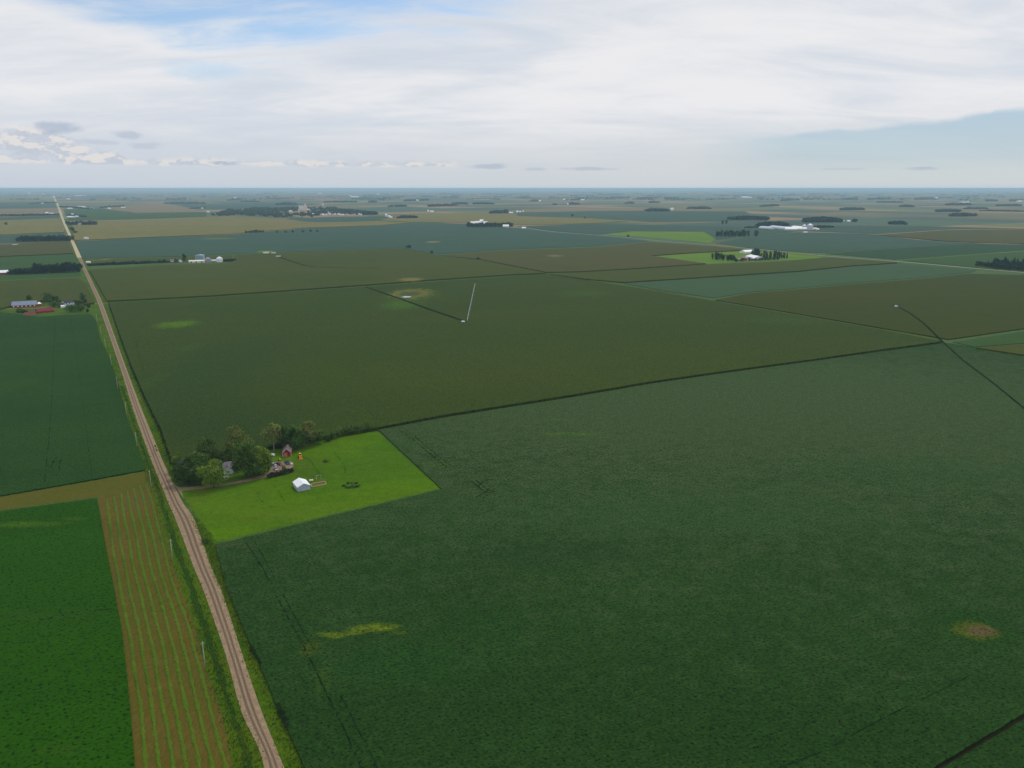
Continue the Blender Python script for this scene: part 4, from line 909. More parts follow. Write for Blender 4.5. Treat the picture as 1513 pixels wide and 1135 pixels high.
# shed on the lawn
bld('metal_shed', 'white metal shed with low gable standing on the lawn', (440,727), (458.9,723.4), 10.0, 2.6, 4.3, 'y', bluegrey_w, white_ry, 'shed', over=.2,  # white walls coloured blue grey: the shade on the gable is painted in
    extras=[lambda o, W, D, wh, rh: MB().box(W * .3, -.05, .02, W * .62, -.004, 2.35).build('sliding_door', bluegrey_w, o), lambda o, W, D, wh, rh: MB().box(W + .004, D * .55, .02, W + .06, D * .75, 2.1).build('side_door', trim, o)])
# red barn by the yard
def barn_extra(o, W, D, wh, rh):
    d = MB().box(W * .12, -.1, .03, W * .56, -.005, 2.5).build('sliding_door', pink_d, o)
    MB().box(-.05, -.06, 0, .12, -.003, wh).build('corner_board', trim, o); MB().box(W - .12, -.06, 0, W + .05, -.003, wh).build('corner_board', trim, o)
    t = MB(); 
    for s_ in (0, 1):
        x0, x1 = (0, W / 2) if s_ == 0 else (W, W / 2)
        t.quad((x0, -.4, wh - .32), (x1, -.4, rh - .2), (x1, -.4, rh + .12), (x0, -.4, wh))
    t.build('gable_trim', trim, o)
bld('red_barn', 'small red barn with weathered roof and pink door by the parked cars', (417.9,675), (430.2,674.2), 8.5, 3.0, 5.4, 'y', red_w, barn_r, 'barn', extras=[barn_extra])
# farmhouse
def porch(o, W, D, wh, rh):
    m = MB().prism([(0, 0), (0, 3.0), (2.4, 5.2), (4.8, 3.0), (4.8, 0)], -1.6, .5, 'y'); e = m.build('front_wing', white_w, o)
    MB().prism([(-.3, 2.72), (2.4, 5.2), (5.1, 2.72), (5.1, 2.9), (2.4, 5.38), (-.3, 2.9)], -1.9, 2.5, 'y').build('wing_roof', grey_r, e)
    MB().box(1.7, -1.68, 1.0, 3.1, -1.603, 2.1).build('window', glass, e)
    MB().box(W * .62, D * .45, rh - .5, W * .62 + .7, D * .45 + .7, rh + .9).build('chimney', plain('brick', C(120,80,66)), o)
bld('farmhouse', 'white farmhouse with grey shingle roof under the big trees', (331,700.5), (354,697.5), 8.5, 3.1, 5.9, 'x', white_w, grey_r, 'house', extras=[porch, win(.72, 1.1, 1.4, 1.2), win(.9, 1.1, 1.0, 1.2)])
bld('garage', 'small grey roofed garage behind the white farmhouse', (329,687.5), (340,685.5), 6.5, 2.6, 4.1, 'x', white_w, grey_r, 'garage')
# propane tank
def lathe(prof, seg=16, ax='z'):
    m = MB(); n = len(prof)
    for r, h in prof:
        for j in range(seg):
            t = 2 * math.pi * j / seg
            m.v.append((r * math.cos(t), r * math.sin(t), h) if ax == 'z' else (h, r * math.cos(t), r * math.sin(t)))
    for i in range(n - 1):
        for j in range(seg):
            j2 = (j + 1) % seg; m.f.append((i * seg + j, i * seg + j2, (i + 1) * seg + j2, (i + 1) * seg + j))
    return m
x, y = g(334.5, 706.8); o = empty('propane_tank', (x, y, 0), R(12)); tag(o, 'white propane tank lying on the lawn by the driveway', 'tank')
tk = lathe([(.02,-1.75),(.3,-1.68),(.5,-1.5),(.55,-1.2),(.55,1.2),(.5,1.5),(.3,1.68),(.02,1.75)], 16, 'x')
t_ = tk.build('vessel', plain('tank white', C(236,236,236), rough=.4), o, True); t_.location = (0, 0, .95)
MB().box(-.15, -.15, 1.49, .15, .15, 1.66).build('dome_cap', trim, o)
for sx in (-.9, .9): MB().box(sx - .12, -.4, 0, sx + .12, .4, .52).build('leg', concrete, o)

# cars
def car(label, px, py, rz, paint, L=4.6, W=1.8, kind='car', name='parked_car', cat='car'):
    x, y = g(px, py); o = empty(name, (x, y, .19), rz); tag(o, label, cat, 'vehicles parked in the gravel yard')
    h = 1.45 if kind == 'car' else (1.8 if kind == 'truck' else 1.75)
    zb = .75 if kind == 'car' else .95
    b = MB(); prof = [(-L/2, .3), (L/2, .3), (L/2 + .03, .55), (L/2 - .08, zb - .1), (L/2 - 1.0, zb + .06), (-L/2 + .5, zb + .08), (-L/2 + .02, zb), (-L/2 - .03, .5)]
    b.prism(prof, -W / 2, W / 2, 'y').build('body', paint, o)
    if kind == 'car': cab = [(L/2 - 1.15, zb + .04), (L/2 - 1.85, h - .06), (L/2 - 2.3, h), (-L/2 + 1.2, h - .02), (-L/2 + .45, zb + .06)]
    elif kind == 'truck': cab = [(L/2 - 1.2, zb + .04), (L/2 - 1.8, h - .05), (L/2 - 2.2, h), (L/2 - 3.4, h - .02), (L/2 - 3.6, zb + .05)]
    else: cab = [(L/2 - 1.1, zb + .04), (L/2 - 1.7, h - .05), (L/2 - 2.1, h), (-L/2 + .5, h - .02), (-L/2 + .15, zb + .05)]
    MB().prism(cab, -W / 2 + .12, W / 2 - .12, 'y').build('windows', glass, o)
    rf = [cab[1], cab[2], cab[3], (cab[3][0], cab[3][1] + .04), (cab[2][0], cab[2][1] + .05), (cab[1][0], cab[1][1] + .05)]
    MB().prism(rf, -W / 2 + .16, W / 2 - .16, 'y').build('roof', paint, o)
    for sx in (L/2 - .85, -L/2 + .85):
        for sy in (-W/2 + .1, W/2 - .1):
            MB().tube([(sx, sy - .12, .33), (sx, sy + .12, .33)], [.33, .33], 12).build('wheel', black, o)
    for sy in (-W/2 + .3, W/2 - .3): MB().box(L/2 - .02, sy - .17, .55, L/2 + .05, sy + .17, .7).build('headlight', trim, o)
    return o
def paint(n, c): return plain(n, c, rough=.35, spec=.5, var=.04)
car('silver sedan parked nearest the grove in the gravel yard', 404.0, 688.3, R(-28), paint('silver paint', C(160,162,184)))
car('pale tan sedan parked just in front of the silver sedan', 407.8, 694.2, R(-62), paint('champagne paint', C(198,182,176)))
car('dark maroon car in the middle of the gravel yard', 412.2, 687.2, R(-30), paint('maroon paint', C(92,38,52)))
car('large dark blue green pickup truck parked below the red barn', 424.6, 685.2, R(-58), paint('dark teal paint', C(44,60,66)), 5.8, 2.0, 'truck', 'pickup_truck', 'truck')
# small yard things
def small(name, label, cat, px, py, rz=0): x, y = g(px, py); return tag(empty(name, (x, y, .05), rz), label, cat)
o = small('utility_trailer', 'small white trailer on the grass between trees and red barn', 'trailer', 403.2, 674.2, R(-30))
MB().box(-1.2, -.8, .5, 1.2, .8, 1.5).build('box_body', white_w, o); MB().box(1.2, -.05, .45, 2.2, .05, .55).build('tow_bar', steel, o)
for sy in (-.9, .82): MB().tube([(0, sy, .32), (0, sy + .12, .32)], [.32, .32], 10).build('wheel', black, o)
o = small('garden_tractor', 'small yellow garden tractor at the edge of the gravel yard', 'tractor', 412.8, 680.6, R(40))
MB().prism([(-.9,.35),(.9,.35),(.95,.8),(.1,.9),(0,.65),(-.8,.7)], -.4, .4, 'y').build('body', yellow, o); MB().box(-.6, -.25, .705, -.2, .25, 1.15).build('seat', black, o)
for sx, r_ in ((-.6, .4), (.65, .27)):
    for sy in (-.55, .42): MB().tube([(sx, sy, r_), (sx, sy + .13, r_)], [r_, r_], 10).build('wheel', black, o)
o = small('white_crate', 'small pale crate at the corner of the gravel yard', 'crate', 430.8, 686.2)
MB().box(-.5, -.4, 0, .5, .4, .7).build('crate_body', cream, o); MB().box(-.55, -.45, .7, .55, .45, .78).build('lid', trim, o)
o = small('picnic_table', 'pale picnic table behind the white shed', 'table', 459.8, 711.0, R(20))
MB().box(-1.1, -.4, .72, 1.1, .4, .8).build('table_top', trim, o)
for sy in (-.85, .6): MB().box(-1.1, sy, .42, 1.1, sy + .25, .48).build('bench', trim, o)
for sx in (-.8, .7): MB().box(sx, -.8, 0, sx + .1, .8, .41).build('leg', wood, o)
o = small('swing_frame', 'pale metal swing frame beyond the picnic table', 'frame', 471, 707.5, R(15))
for sx in (-1.3, 1.3):
    for sy in (-.8, .8): MB().tube([(sx, sy, 0), (sx, 0, 2.1)], [.05, .05], 6).build('leg', steel, o)
MB().tube([(-1.4, 0, 2.12), (1.4, 0, 2.12)], [.05, .05], 6).build('crossbar', steel, o)
# orange loader with a boom
o = small('loader_machine', 'orange and yellow loader parked on the lawn near the barn grove', 'machine', 443.8, 676.5, R(-68))
MB().prism([(-1.7,.6),(1.6,.6),(1.9,1.1),(1.6,1.6),(.3,1.7),(.1,1.3),(-1.6,1.4)], -.75, .75, 'y').build('body', orange, o)
MB().prism([(-1.0,1.42),(.2,1.42),(.05,2.6),(-.9,2.6)], -.6, .6, 'y').build('cab', glass, o)
MB().box(-1.1, -.7, 2.6, .2, .7, 2.75).build('cab_roof', yellow, o)
for sx, r_ in ((-1.1, .75), (1.2, .5)):
    for sy in (-1.15, .8): MB().tube([(sx, sy, r_), (sx, sy + .35, r_)], [r_, r_], 12).build('wheel', black, o)
for sy in (-.85, .72): MB().tube([(-.6, sy, 1.7), (1.6, sy, 1.9), (2.8, sy, .7)], [.1, .1, .1], 6).build('lift_arm', yellow, o)
MB().prism([(2.7,.15),(3.5,.15),(3.3,.3),(2.9,.9),(2.7,.9)], -1.1, 1.1, 'y').build('bucket', orange, o)
MB().tube([(-1.7, 0, 1.2), (-3.0, 0, 3.1), (-4.3, 0, 1.6), (-4.2, 0, .5)], [.16, .14, .12, .1], 6).build('rear_boom', orange, o)
# timber framed bed beside the shed
c = [Vector(g(*p)) for p in ((460.5,715.2),(479.6,711.8),(482.6,715.8),(460.5,720.2))]
o = empty('timber_border', (c[0].x, c[0].y, .05)); tag(o, 'long rectangular pale timber frame on the lawn beside the shed', 'frame')
for i in range(4):
    a_ = c[i] - c[0]; b_ = c[(i + 1) % 4] - c[0]; d = (b_ - a_).normalized(); n_ = Vector((-d.y, d.x)) * .16; a2 = a_ + d * .17; b2 = b_ - d * .17
    m = MB(); q = [a2 + n_, a2 - n_, b2 - n_, b2 + n_]
    i0 = 0; m.v = [(p.x, p.y, 0) for p in q] + [(p.x, p.y, .4) for p in q]
    m.f = [(0,3,2,1),(4,5,6,7),(0,1,5,4),(1,2,6,5),(2,3,7,6),(3,0,4,7)]; m.build('board', wood, o)
m = MB(); q = [p - c[0] for p in c]; m.v = [(p.x, p.y, .06) for p in q]; m.f = [(0,1,2,3)]; m.build('soil', plain('bed soil', C(96,82,48), var=.3), o)

# red barn farm across the road
def wins(n, z, w, h): return [win((i + .5) / n, z, w, h, trim) for i in range(n)]
bld('long_barn', 'long red barn with blue grey metal roof and white windows', (17.5,455.3), (54.3,453.4), 16, 3.4, 8.0, 'x', red_w, bluesteel_r, 'barn', extras=wins(6, 1.2, 1.4, 1.3))
bld('barn_annex', 'small red annex with white roof at the end of the long barn', (54.8,452.2), (61.5,451.4), 12, 2.6, 4.6, 'x', red_w, white_r, 'barn')
bld('red_shed', 'wide dull red arched shed before the long red barn', (55.5,463.2), (80,461.0), 14, 2.2, 5.6, 'x', red_w, red_r, 'shed', arch=True)
bld('red_shed', 'small faded red shed at the soybean edge', (39.5,466.2), (53,464.6), 9, 2.0, 3.8, 'x', pink_d, red_r, 'shed')
bld('farmhouse', 'two storey white house with dark slate roof among trees', (96,453.2), (110,451.4), 10, 5.0, 8.2, 'x', white_w, slate, 'house', extras=[win(.2, 3.4, 1.2, 1.3), win(.5, 3.4, 1.2, 1.3), win(.8, 3.4, 1.2, 1.3), win(.3, .8, 1.2, 1.4), win(.7, .8, 1.2, 1.4)])
bld('house_wing', 'low white wing beside the two storey white house', (91,455.4), (96.5,454.8), 6, 2.4, 3.6, 'x', white_w, white_r, 'house')
bld('long_barn', 'red barn with white roof beside the tall shelterbelt', (-40,408), (14,405.6), 20, 4, 8, 'x', red_w, white_r, 'barn')
# bins farm
def bin_(label, px, py, dia, h, rf=None, group='grain bins of the distant farmsteads', seg=24):
    x, y = g(px, py); o = empty('grain_bin', (x, y, 0)); tag(o, label, 'grain bin', group); r = dia / 2
    lathe([(r, 0), (r, h)], seg).build('shell', rf or steel, o, True)
    lathe([(r * 1.02, h), (r * .15, h + r * .55), (.02, h + r * .58)], seg).build('roof', rf or steel, o, True)
    return o
bin_('grey grain bin left of the white bin at the hedge farm', 307.5, 387.6, 13, 8, plain('dull bin', C(150,148,166)))
bin_('white domed grain bin at the end of the hedge farm', 324.6, 387.2, 14, 8.5, white_w)
G3 = 'buildings of the hedge farm with grain bins'
bld('farmhouse', 'small white house at the road end of the hedge farm', (252,387.6), (257,387.4), 8, 4, 6.5, 'x', white_w, grey_r, 'house', group=G3)
bld('old_barn', 'dark purplish barn beside the small white house', (257.5,388.2), (263.5,388), 10, 5, 9.5, 'y', plain('dark barn boards', C(78,66,78)), slate, 'barn', group=G3)
bld('white_garage', 'white gabled garage between dark barn and bushy tree', (265,388), (269.5,387.8), 8, 3.4, 6, 'y', white_w, white_r, 'garage', group=G3)
bld('long_shed', 'long low cream shed in front of the tall drying tower', (279,388.6), (303,388), 12, 3.6, 5.6, 'x', cream, cream, 'shed', group=G3, extras=[win(.15, .1, 3, 2.6, glass, 'door'), win(.45, .1, 3, 2.6, glass, 'door'), win(.8, .1, 3, 2.6, glass, 'door')])
bld('low_shed', 'low pale shed between the two grain bins', (312.5,386.6), (320,386.4), 8, 2.6, 3.8, 'x', cream, white_r, 'shed', group=G3)
x, y = g(285.5, 387.5); a = Vector((x, y)); o = empty('drying_tower', (x, y + 14, 0)); tag(o, 'tall pale blue grey lattice walled building rising behind the long shed', 'building')
tw = (297 - 285.5) * mpp(385); MB().box(0, 0, 0, tw, 9, 14.5).build('wall', plain('pale blue panels', C(150,172,180)), o)
MB().prism([(-.3, 14.3), (tw + .3, 14.3), (tw + .3, 14.8), (tw / 2, 16.2), (-.3, 14.8)], -.3, 9.3, 'y').build('roof', steel, o)
for i in range(5):
    for j in range(3): MB().box(1 + i * (tw - 2) / 5 + .4, -.06, 5.4 + j * 3, 1 + (i + 1) * (tw - 2) / 5 - .4, -.003, 7.4 + j * 3).build('window', plain('blue grey glass', C(108,132,146)), o) if (i + j) >= 0 else None
# pads in the teal field edge
for lb, p, w_ in (('pale gravel pad on the teal field edge', (393,372.6), 9), ('second pale pad on the teal field edge', (404,373.6), 7), ('third pale pad at the corn edge', (411,378.4), 7)):
    q = [(p[0] - w_/2, p[1] + .3), (p[0] + w_/2, p[1] + .4), (p[0] + w_/2, p[1] - .4), (p[0] - w_/2, p[1] - .2)]
    slab('gravel_pad', lb, q, 2.9, concrete, cat='pad')
slab('grass_field', 'bright grass patch behind the pale gravel pads', [(378,373),(383,370.8),(402,370.3),(407,372.4),(396,373.6)], 1.2, gold_f)
# small white pump houses etc. along the road
def tiny(name, label, px, py, w, d, wh, rh, wall=None, roof=None, cat='building', group=None, rz='x'):
    hw = w / mpp(py) / 2
    return bld(name, label, (px - hw, py), (px + hw, py), d, wh, rh, rz, wall or white_w, roof or white_r, cat, group)
tiny('pump_house', 'small white pump house beside the road and pale field lane', 130, 389, 9, 5, 2.6, 4)
tiny('field_shed', 'small pale shed at the edge of the golden corn by the road', 126.5, 354.5, 12, 10, 5, 9, white_w, steel)
ribbon('field_lane', 'pale lane in the grass strip by the pump house', [(128,385.5),(150,384.6),(163,382.8)], 8, .5, drive)
# lawned farmstead: arched roofs
bld('livestock_barn', 'upper long white roofed barn of the lawned farmstead', (1101,374.6), (1114,374.0), 22, 4, 8, 'x', white_w, white_r, 'barn', group='white barns of the lawned farmstead')
bld('livestock_barn', 'lower long white roofed barn slanting behind the low trees', (1101,381), (1114,383.6), 26, 4, 8, 'x', white_w, white_r, 'barn', group='white barns of the lawned farmstead')
bld('machine_shed', 'low white shed joining the slanted barn', (1114,383.8), (1124,383.2), 14, 3, 5, 'x', white_w, white_r, 'shed', group='white barns of the lawned farmstead')
slab('farmyard', 'bare farmyard beside the slanted white barn', [(1086,383.6),(1100,378.5),(1120,380),(1125,384.5),(1100,386.4)], .14, yard_m, cat='yard')
# long pale barns with silo
G4 = 'long pale barns beside the silver silo'
for k, (x0, y0, x1, y1, d, lb) in enumerate([(1121,337.6,1138,338.6,24,'first long pale barn from the tree tail'),(1136,336.6,1153,338.2,30,'second long pale barn from the tree tail'),(1152,338.4,1166,339,26,'third long pale barn, in the middle of the row'),(1160,339.8,1178,340,30,'front white barn of the row near the silo'),(1168,337.2,1186,338.4,28,'white barn behind the front one, touching the silo'),(1176,339.4,1192,339.9,22,'low white barn at the foot of the silo')]):
    bld('long_barn', lb, (x0, y0), (x1, y1), d, 5, 10, 'x', white_w, white_r if k > 2 else steel, 'barn', group=G4)
bin_('tall silver silo at the end of the long pale barns', 1196.5, 340.2, 24, 20, None, G4)
bin_('shorter silver bin beside the tall silo', 1188, 338.4, 18, 14, None, G4)
tiny('feed_shed', 'small cream shed right of the silver silo', 1203.5, 339.8, 22, 16, 5, 9, cream, cream, group=G4)
tiny('feed_shed', 'second small cream shed further right of the silo', 1208, 340.2, 14, 14, 4, 8, cream, cream, group=G4)
slab('gravel_pad', 'pale pad in front of the silver silo', [(1186,343.4),(1194,343.4),(1193,342.2),(1188,342.2)], .9, concrete, cat='pad')
# centre farm
G5 = 'white buildings of the grove near the middle'
for k, (x0, x1, y0, lb) in enumerate([(695,703,331,'left low white building in the middle grove'),(702,710,330.4,'second white building in the middle grove'),(709,714,330.2,'tall white building in the middle grove'),(714.5,720,331,'right white building in the middle grove'),(722,724.8,335.4,'small bright white building before the middle grove'),(743,752,336,'low white building at the right end of the middle grove')]):
    bld('farm_building', lb, (x0, y0), (x1, y0), 26, 6 if k != 2 else 12, 11 if k != 2 else 18, 'x', white_w, white_r, 'building', group=G5)
bld('roadside_house', 'pale blue grey house on the county road right of the middle grove', (771,338.8), (777,338.8), 14, 5, 9, 'x', bluegrey_w, white_r, 'house')
# other distant white farms: label names the neighbour
FARM = [(575,322,3,16,14,'tall white bin in the cluster left of the low grove'),(578,322.4,3,14,9,'white shed in the cluster left of the low grove'),(570.5,320.5,3,16,18,'first tall bin in the cluster left of the low grove'),
 (638,313.6,5,20,10,'white farm building on the green strip left of the golden field'),(632.5,313,2,14,13,'white bin beside the farm building on the green strip'),
 (755,315.4,6,20,9,'long white shed beside the domed grove'),(764.5,314.4,3,22,13,'white building right of the domed grove sheds'),(768.5,314.2,2.4,16,10,'small white shed right of the domed grove'),(773,313.6,2,16,11,'last white shed right of the domed grove'),
 (797.5,298,3,40,20,'white barn at the end of the blue grey grove'),(834,295.8,4,40,18,'white farm dot on the brown plain right of centre'),(861,296.2,6,40,16,'bright long shed at the end of the thin grove line'),(839,302.4,2.4,26,14,'pale farm building before the dark low grove'),
 (616.8,297.2,3,40,20,'white dot in the flat wide dark wood'),(992,311.6,1.6,20,22,'left white bin beside the dense block of trees'),(994.4,311.6,1.6,20,22,'right white bin beside the dense block of trees'),
 (1101,292.4,9,60,24,'long bright building near the horizon right of centre'),(1108,292.6,5,50,18,'white building at the end of the long bright one'),
 (1246,328,3,18,9,'white house at the end of the tall wood'),(1254.5,328,4,18,8,'low pale shed right of the tall wood'),
 (1424,301,6,34,20,'bright white farm building within the dark grove'),(1430.5,301.4,2.4,30,28,'white silo beside the bright farm building'),(1420,300.6,3,30,16,'smaller white building left of the bright one'),
 (1384,293.8,3,40,30,'pale tower at the end of the wide faint wood'),(1507,298.6,6,40,16,'white roof at the edge of the view'),
 (522,291.8,7,60,22,'bright white buildings far beyond the town'),(517.5,291.4,2,50,34,'white tower beside the bright far buildings'),(527.5,291.8,3,50,20,'white shed right of the bright far buildings'),(558,287.6,3,60,26,'tiny white building near the horizon beyond the town'),(472,286.6,6,70,26,'tiny pale buildings near the horizon above the town'),
 (347,293.4,3,50,24,'white farm in the trees behind the blue green field'),(298.5,308.4,2.6,16,8,'small bright shed on the pale green patch'),(307,314,3.4,16,8,'small white shed at the end of the narrow green strip'),
 (116.5,333.2,5,20,12,'white gable nearest the road in the dark row'),(133,332.6,3,20,12,'white gable further from the road in the dark row'),
 (103,321.8,9,26,9,'long white shed of the farm right of the road'),(112,321.2,4,20,9,'small pale shed of the farm right of the road'),(106,319.2,3,22,14,'white house of the farm right of the road'),
 (68.5,316.8,3.4,24,14,'white house in front of the long tree row'),(75.5,316.8,5,20,9,'low white shed in front of the long tree row'),(59,301.2,7,30,10,'pale long roof in the trees near the road end'),
 (100,306.6,5,26,12,'pale roof at the road side of the hamlet'),(102.5,309,6,24,10,'pale green roof in front of the hamlet'),(116,307,6,26,12,'pale long roof in the middle of the hamlet'),(122,306.8,4,26,12,'white roof in the upper middle of the hamlet'),(126,308.6,3,24,12,'small white roof in the lower middle of the hamlet'),(134,309.2,6,24,10,'white roof at the right end of the hamlet'),
 (165,306.2,4,26,14,'white roof in the trees past the hamlet'),(160.5,308.8,3,24,10,'small white roof left of the slanted one'),(181,307.6,5,26,10,'white roof at the end of the trees past the hamlet'),
 (42,287.2,2.6,50,44,'bright white tower near the horizon left of the road'),(63,287.6,3,60,26,'bright white building near the horizon by the road'),(79,291.4,2.6,30,20,'white building where the gravel road meets the horizon'),
 (100,294.8,4,40,14,'white roof just right of the road near the horizon'),(118,289.8,14,70,14,'long pale roof near the horizon right of the road'),(1344,281,9,300,60,'bright white patch of buildings on the right horizon'),(797,280.8,3,200,60,'tiny white building right at the horizon')]
for px, py, wpx, d, rh, lb in FARM:
    tiny('farm_building', lb, px, py, wpx * mpp(py), d, rh * .6, rh, white_w, white_r, 'building', 'white farm buildings scattered over the plain')
# town: elevator, water tower, houses
s3 = mpp(310.5)
x, y = g(441.5, 311.2); o = empty('grain_elevator', (x, y, 0)); tag(o, 'tall pale pinkish grain elevator rising over the distant town', 'grain elevator'); o.scale = (1, 1, 1.2)
for i in range(6): m = lathe([(4.6, 0), (4.6, 27), (3.5, 28)], 14).build('silo', pinkconc if i > 3 else concrete, o, True); m.location = (4.6 + i * 9.0, 0, 0)
MB().box(0, -3, 28.05, 52, 3, 31.5).build('gallery', concrete, o); MB().box(46, -5, 0, 55, 6, 42).build('headhouse', pinkconc, o); MB().box(55.05, -5, 0, 64, 5, 30).build('annex', concrete, o)
x, y = g(477.6, 309.8); o = empty('water_tower', (x, y, 0)); tag(o, 'white water tower standing over the distant town', 'water tower')
lathe([(.05, 30), (5, 31), (7.5, 34), (8, 37), (7, 41), (4, 44), (.05, 45)], 20).build('tank', white_w, o, True)
for i in range(6):
    t = i * math.pi / 3; MB().tube([(9 * math.cos(t), 9 * math.sin(t), 0), (6.5 * math.cos(t), 6.5 * math.sin(t), 33)], [.55, .55], 6).build('leg', steel, o)
MB().tube([(0, 0, 0), (0, 0, 31)], [1.1, 1.1], 8).build('riser', white_w, o)
rng = random.Random(9)
for px, py, w_, lb in [(394,312.6,26,'white roof over the left part of the town trees'),(429,313.4,22,'white roof left of the elevator foot'),(438,311.6,30,'large white roof just left of the elevator'),(455,310.8,22,'white roof at the right foot of the elevator'),(470,308.6,30,'long pale roof left of the water tower'),(463,310,18,'small pale roof between elevator and water tower'),(463,317.8,14,'bright white house at the town edge below the elevator'),(477.5,318.6,10,'small bright house below the water tower'),(484,315.2,12,'pale house right of the water tower foot')]:
    tiny('town_building', lb, px, py, w_, 16, 7, 11, rng.choice((white_w, cream)), white_r, 'building', 'roofs in the distant town')
for i in range(20):
    px = 452 + i * 4.3 + rng.uniform(-1.5, 1.5); py = 317.6 + rng.uniform(-.6, .9)
    tiny('town_house', 'small pale house in the row along the town edge', px, py, rng.uniform(8, 12), 10, 4, 8, rng.choice((white_w, cream)), rng.choice((white_r, grey_r)), 'house', 'house row along the town edge')

# ------------------------------------------------------------------ utility poles
POLES = [(303.2,987),(255.2,828),(223.6,720.5),(202.6,661),(187.3,614.5),(174,575),(164.8,540),(156.2,515),(149.8,496),(143.8,477)]
PL = ['utility pole nearest the camera on the verge beside the hay stubble','second utility pole up the verge, at the top of the stubble','utility pole on the bare patch at the field corner','fourth utility pole, first one beside the teal soybeans','fifth utility pole, second beside the teal soybeans','sixth utility pole, third beside the teal soybeans','seventh utility pole, midway along the teal soybeans','eighth utility pole from the camera along the road','ninth utility pole from the camera along the road','farthest utility pole, by the red barn farm']
polem = plain('weathered pole', C(172,168,156), var=.1); ins = plain('insulator', C(120,124,130))
x, y = g(*POLES[0]); pole0 = empty('utility_pole', (x, y, 0), YAW)
MB().tube([(0, 0, -.3), (0, 0, 5), (0, 0, 10.6)], [.2, .17, .13], 8).build('pole_shaft', polem, pole0, True)
MB().box(-.75, -.14, 9.75, .75, .06, 9.87).build('crossarm', polem, pole0)
for sx in (-.68, -.3, .68): MB().tube([(sx, -.04, 9.85), (sx, -.04, 10.1)], [.06, .04], 6).build('insulator', ins, pole0)
for i, p in enumerate(POLES):
    o = pole0 if i == 0 else copy_tree(pole0)
    x, y = g(*p); o.location = (x, y, 0); tag(o, PL[i], 'utility pole', 'utility poles along the gravel road')
# ------------------------------------------------------------------ centre pivot irrigation
A = Vector(g(690.5, 474.2, 2.5)); B = Vector(g(702, 420.5, 2.5)); d = B - A; Lp = d.length; ang = math.atan2(d.y, d.x)
o = empty('irrigation_pivot', (A.x, A.y, 0), ang); tag(o, 'long silver irrigation boom standing across the corn', 'irrigation boom')
NS_ = 8; sp = Lp / NS_
for k in range(4):
    a = k * math.pi / 2 + .785; MB().tube([(1.6 * math.cos(a), 1.6 * math.sin(a), 0), (.3 * math.cos(a), .3 * math.sin(a), 4.4)], [.09, .09], 5).build('pivot_leg', steel, o)
for i in range(NS_):
    x0 = i * sp; m = MB(); n = 10
    m.tube([(x0 + sp * t / n, 0, 4.3 + .7 * math.sin(math.pi * t / n)) for t in range(n + 1)], [.2] * (n + 1), 6)
    for s_ in (-1, 1):
        m.tube([(x0 + sp * t / n, s_ * .8 * math.sin(math.pi * t / n), 4.0 - .9 * math.sin(math.pi * t / n)) for t in range(n + 1)], [.05] * (n + 1), 4)
    m.build('span', steel, o)
    x1 = x0 + sp
    tw = empty('drive_tower', (x1, 0, 0)); tw.parent = o
    m = MB()
    for s_ in (-1, 1): m.tube([(0, s_ * 2.0, .6), (0, s_ * .2, 4.3)], [.08, .08], 5)
    m.tube([(0, -2.0, .6), (0, 2.0, .6)], [.09, .09], 5); m.build('tower_frame', steel, tw)
    for s_ in (-1, 1): MB().tube([(0, s_ * 2.1 - .15, .65), (0, s_ * 2.1 + .15, .65)], [.65, .65], 10).build('wheel', black, tw)
x, y = g(684.2, 475.6, 2.5); o = empty('pump_box', (x, y, 0)); tag(o, 'small white pump station at the foot of the irrigation boom', 'pump station')
MB().box(-2.2, -1.3, 0, 2.2, 1.3, 3.2).build('housing', white_w, o); MB().prism([(-2.4, 3.2), (2.4, 3.2), (0, 3.9)], -1.5, 1.5, 'y').build('roof', white_r, o)
x, y = g(1324.5, 452, 2.5); o = empty('pump_box', (x, y, 0)); tag(o, 'tiny pump station at the far end of the diagonal path', 'pump station')
MB().box(-2, -1.2, 0, 2, 1.2, 3.0).build('housing', white_w, o); MB().prism([(-2.2, 3.0), (2.2, 3.0), (0, 3.6)], -1.4, 1.4, 'y').build('roof', steel, o)

# ------------------------------------------------------------------ weeds and tall grass along the road
rng = random.Random(3); mb = MB(); mb2 = MB()
def tuft(m, x, y, z, s):
    for q in range(4):
        a = rng.uniform(0, 6.28); r = s * rng.uniform(.3, .6); h = s * rng.uniform(.5, 1.1)
        ca, sa = math.cos(a), math.sin(a)
        m.tri((x - ca * r * .5, y - sa * r * .5, z), (x + ca * r * .5, y + sa * r * .5, z), (x + rng.uniform(-.3, .3) * s, y + rng.uniform(-.3, .3) * s, z + h))
nlim = int(len(a) if hasattr(a, '__len__') else 0)
VA = smooth_line([g(*p) for p in VLo], 12); VB = smooth_line([g(*p) for p in VLi], 12)
for k in range(9000):
    i = rng.randrange(len(VA) - 60); t = rng.random(); p = VA[i].lerp(VB[i], t * .93)
    tuft(mb if rng.random() < .6 else mb2, p.x + rng.uniform(-1, 1) * .5, p.y + rng.uniform(-4, 4), .04, rng.uniform(.25, .8))
VC = smooth_line(wpt(VRi), 12); VD = smooth_line([g(x + 6, y) for x, y in VRo], 12)
for k in range(7000):
    i = rng.randrange(len(VC)); t = .1 + .95 * rng.random(); p = VC[i].lerp(VD[i], t)
    tuft(mb if rng.random() < .7 else mb2, p.x, p.y + rng.uniform(-4, 4), .04, rng.uniform(.25, .8))
VE = smooth_line(wpt(VR2i[:8]), 12); VF = smooth_line(wpt(VR2o[:8]), 12)
for k in range(5000):
    i = rng.randrange(len(VE)); p = VE[i].lerp(VF[i], .1 + .9 * rng.random()); tuft(mb if rng.random() < .8 else mb2, p.x, p.y, .04, rng.uniform(.3, .9))
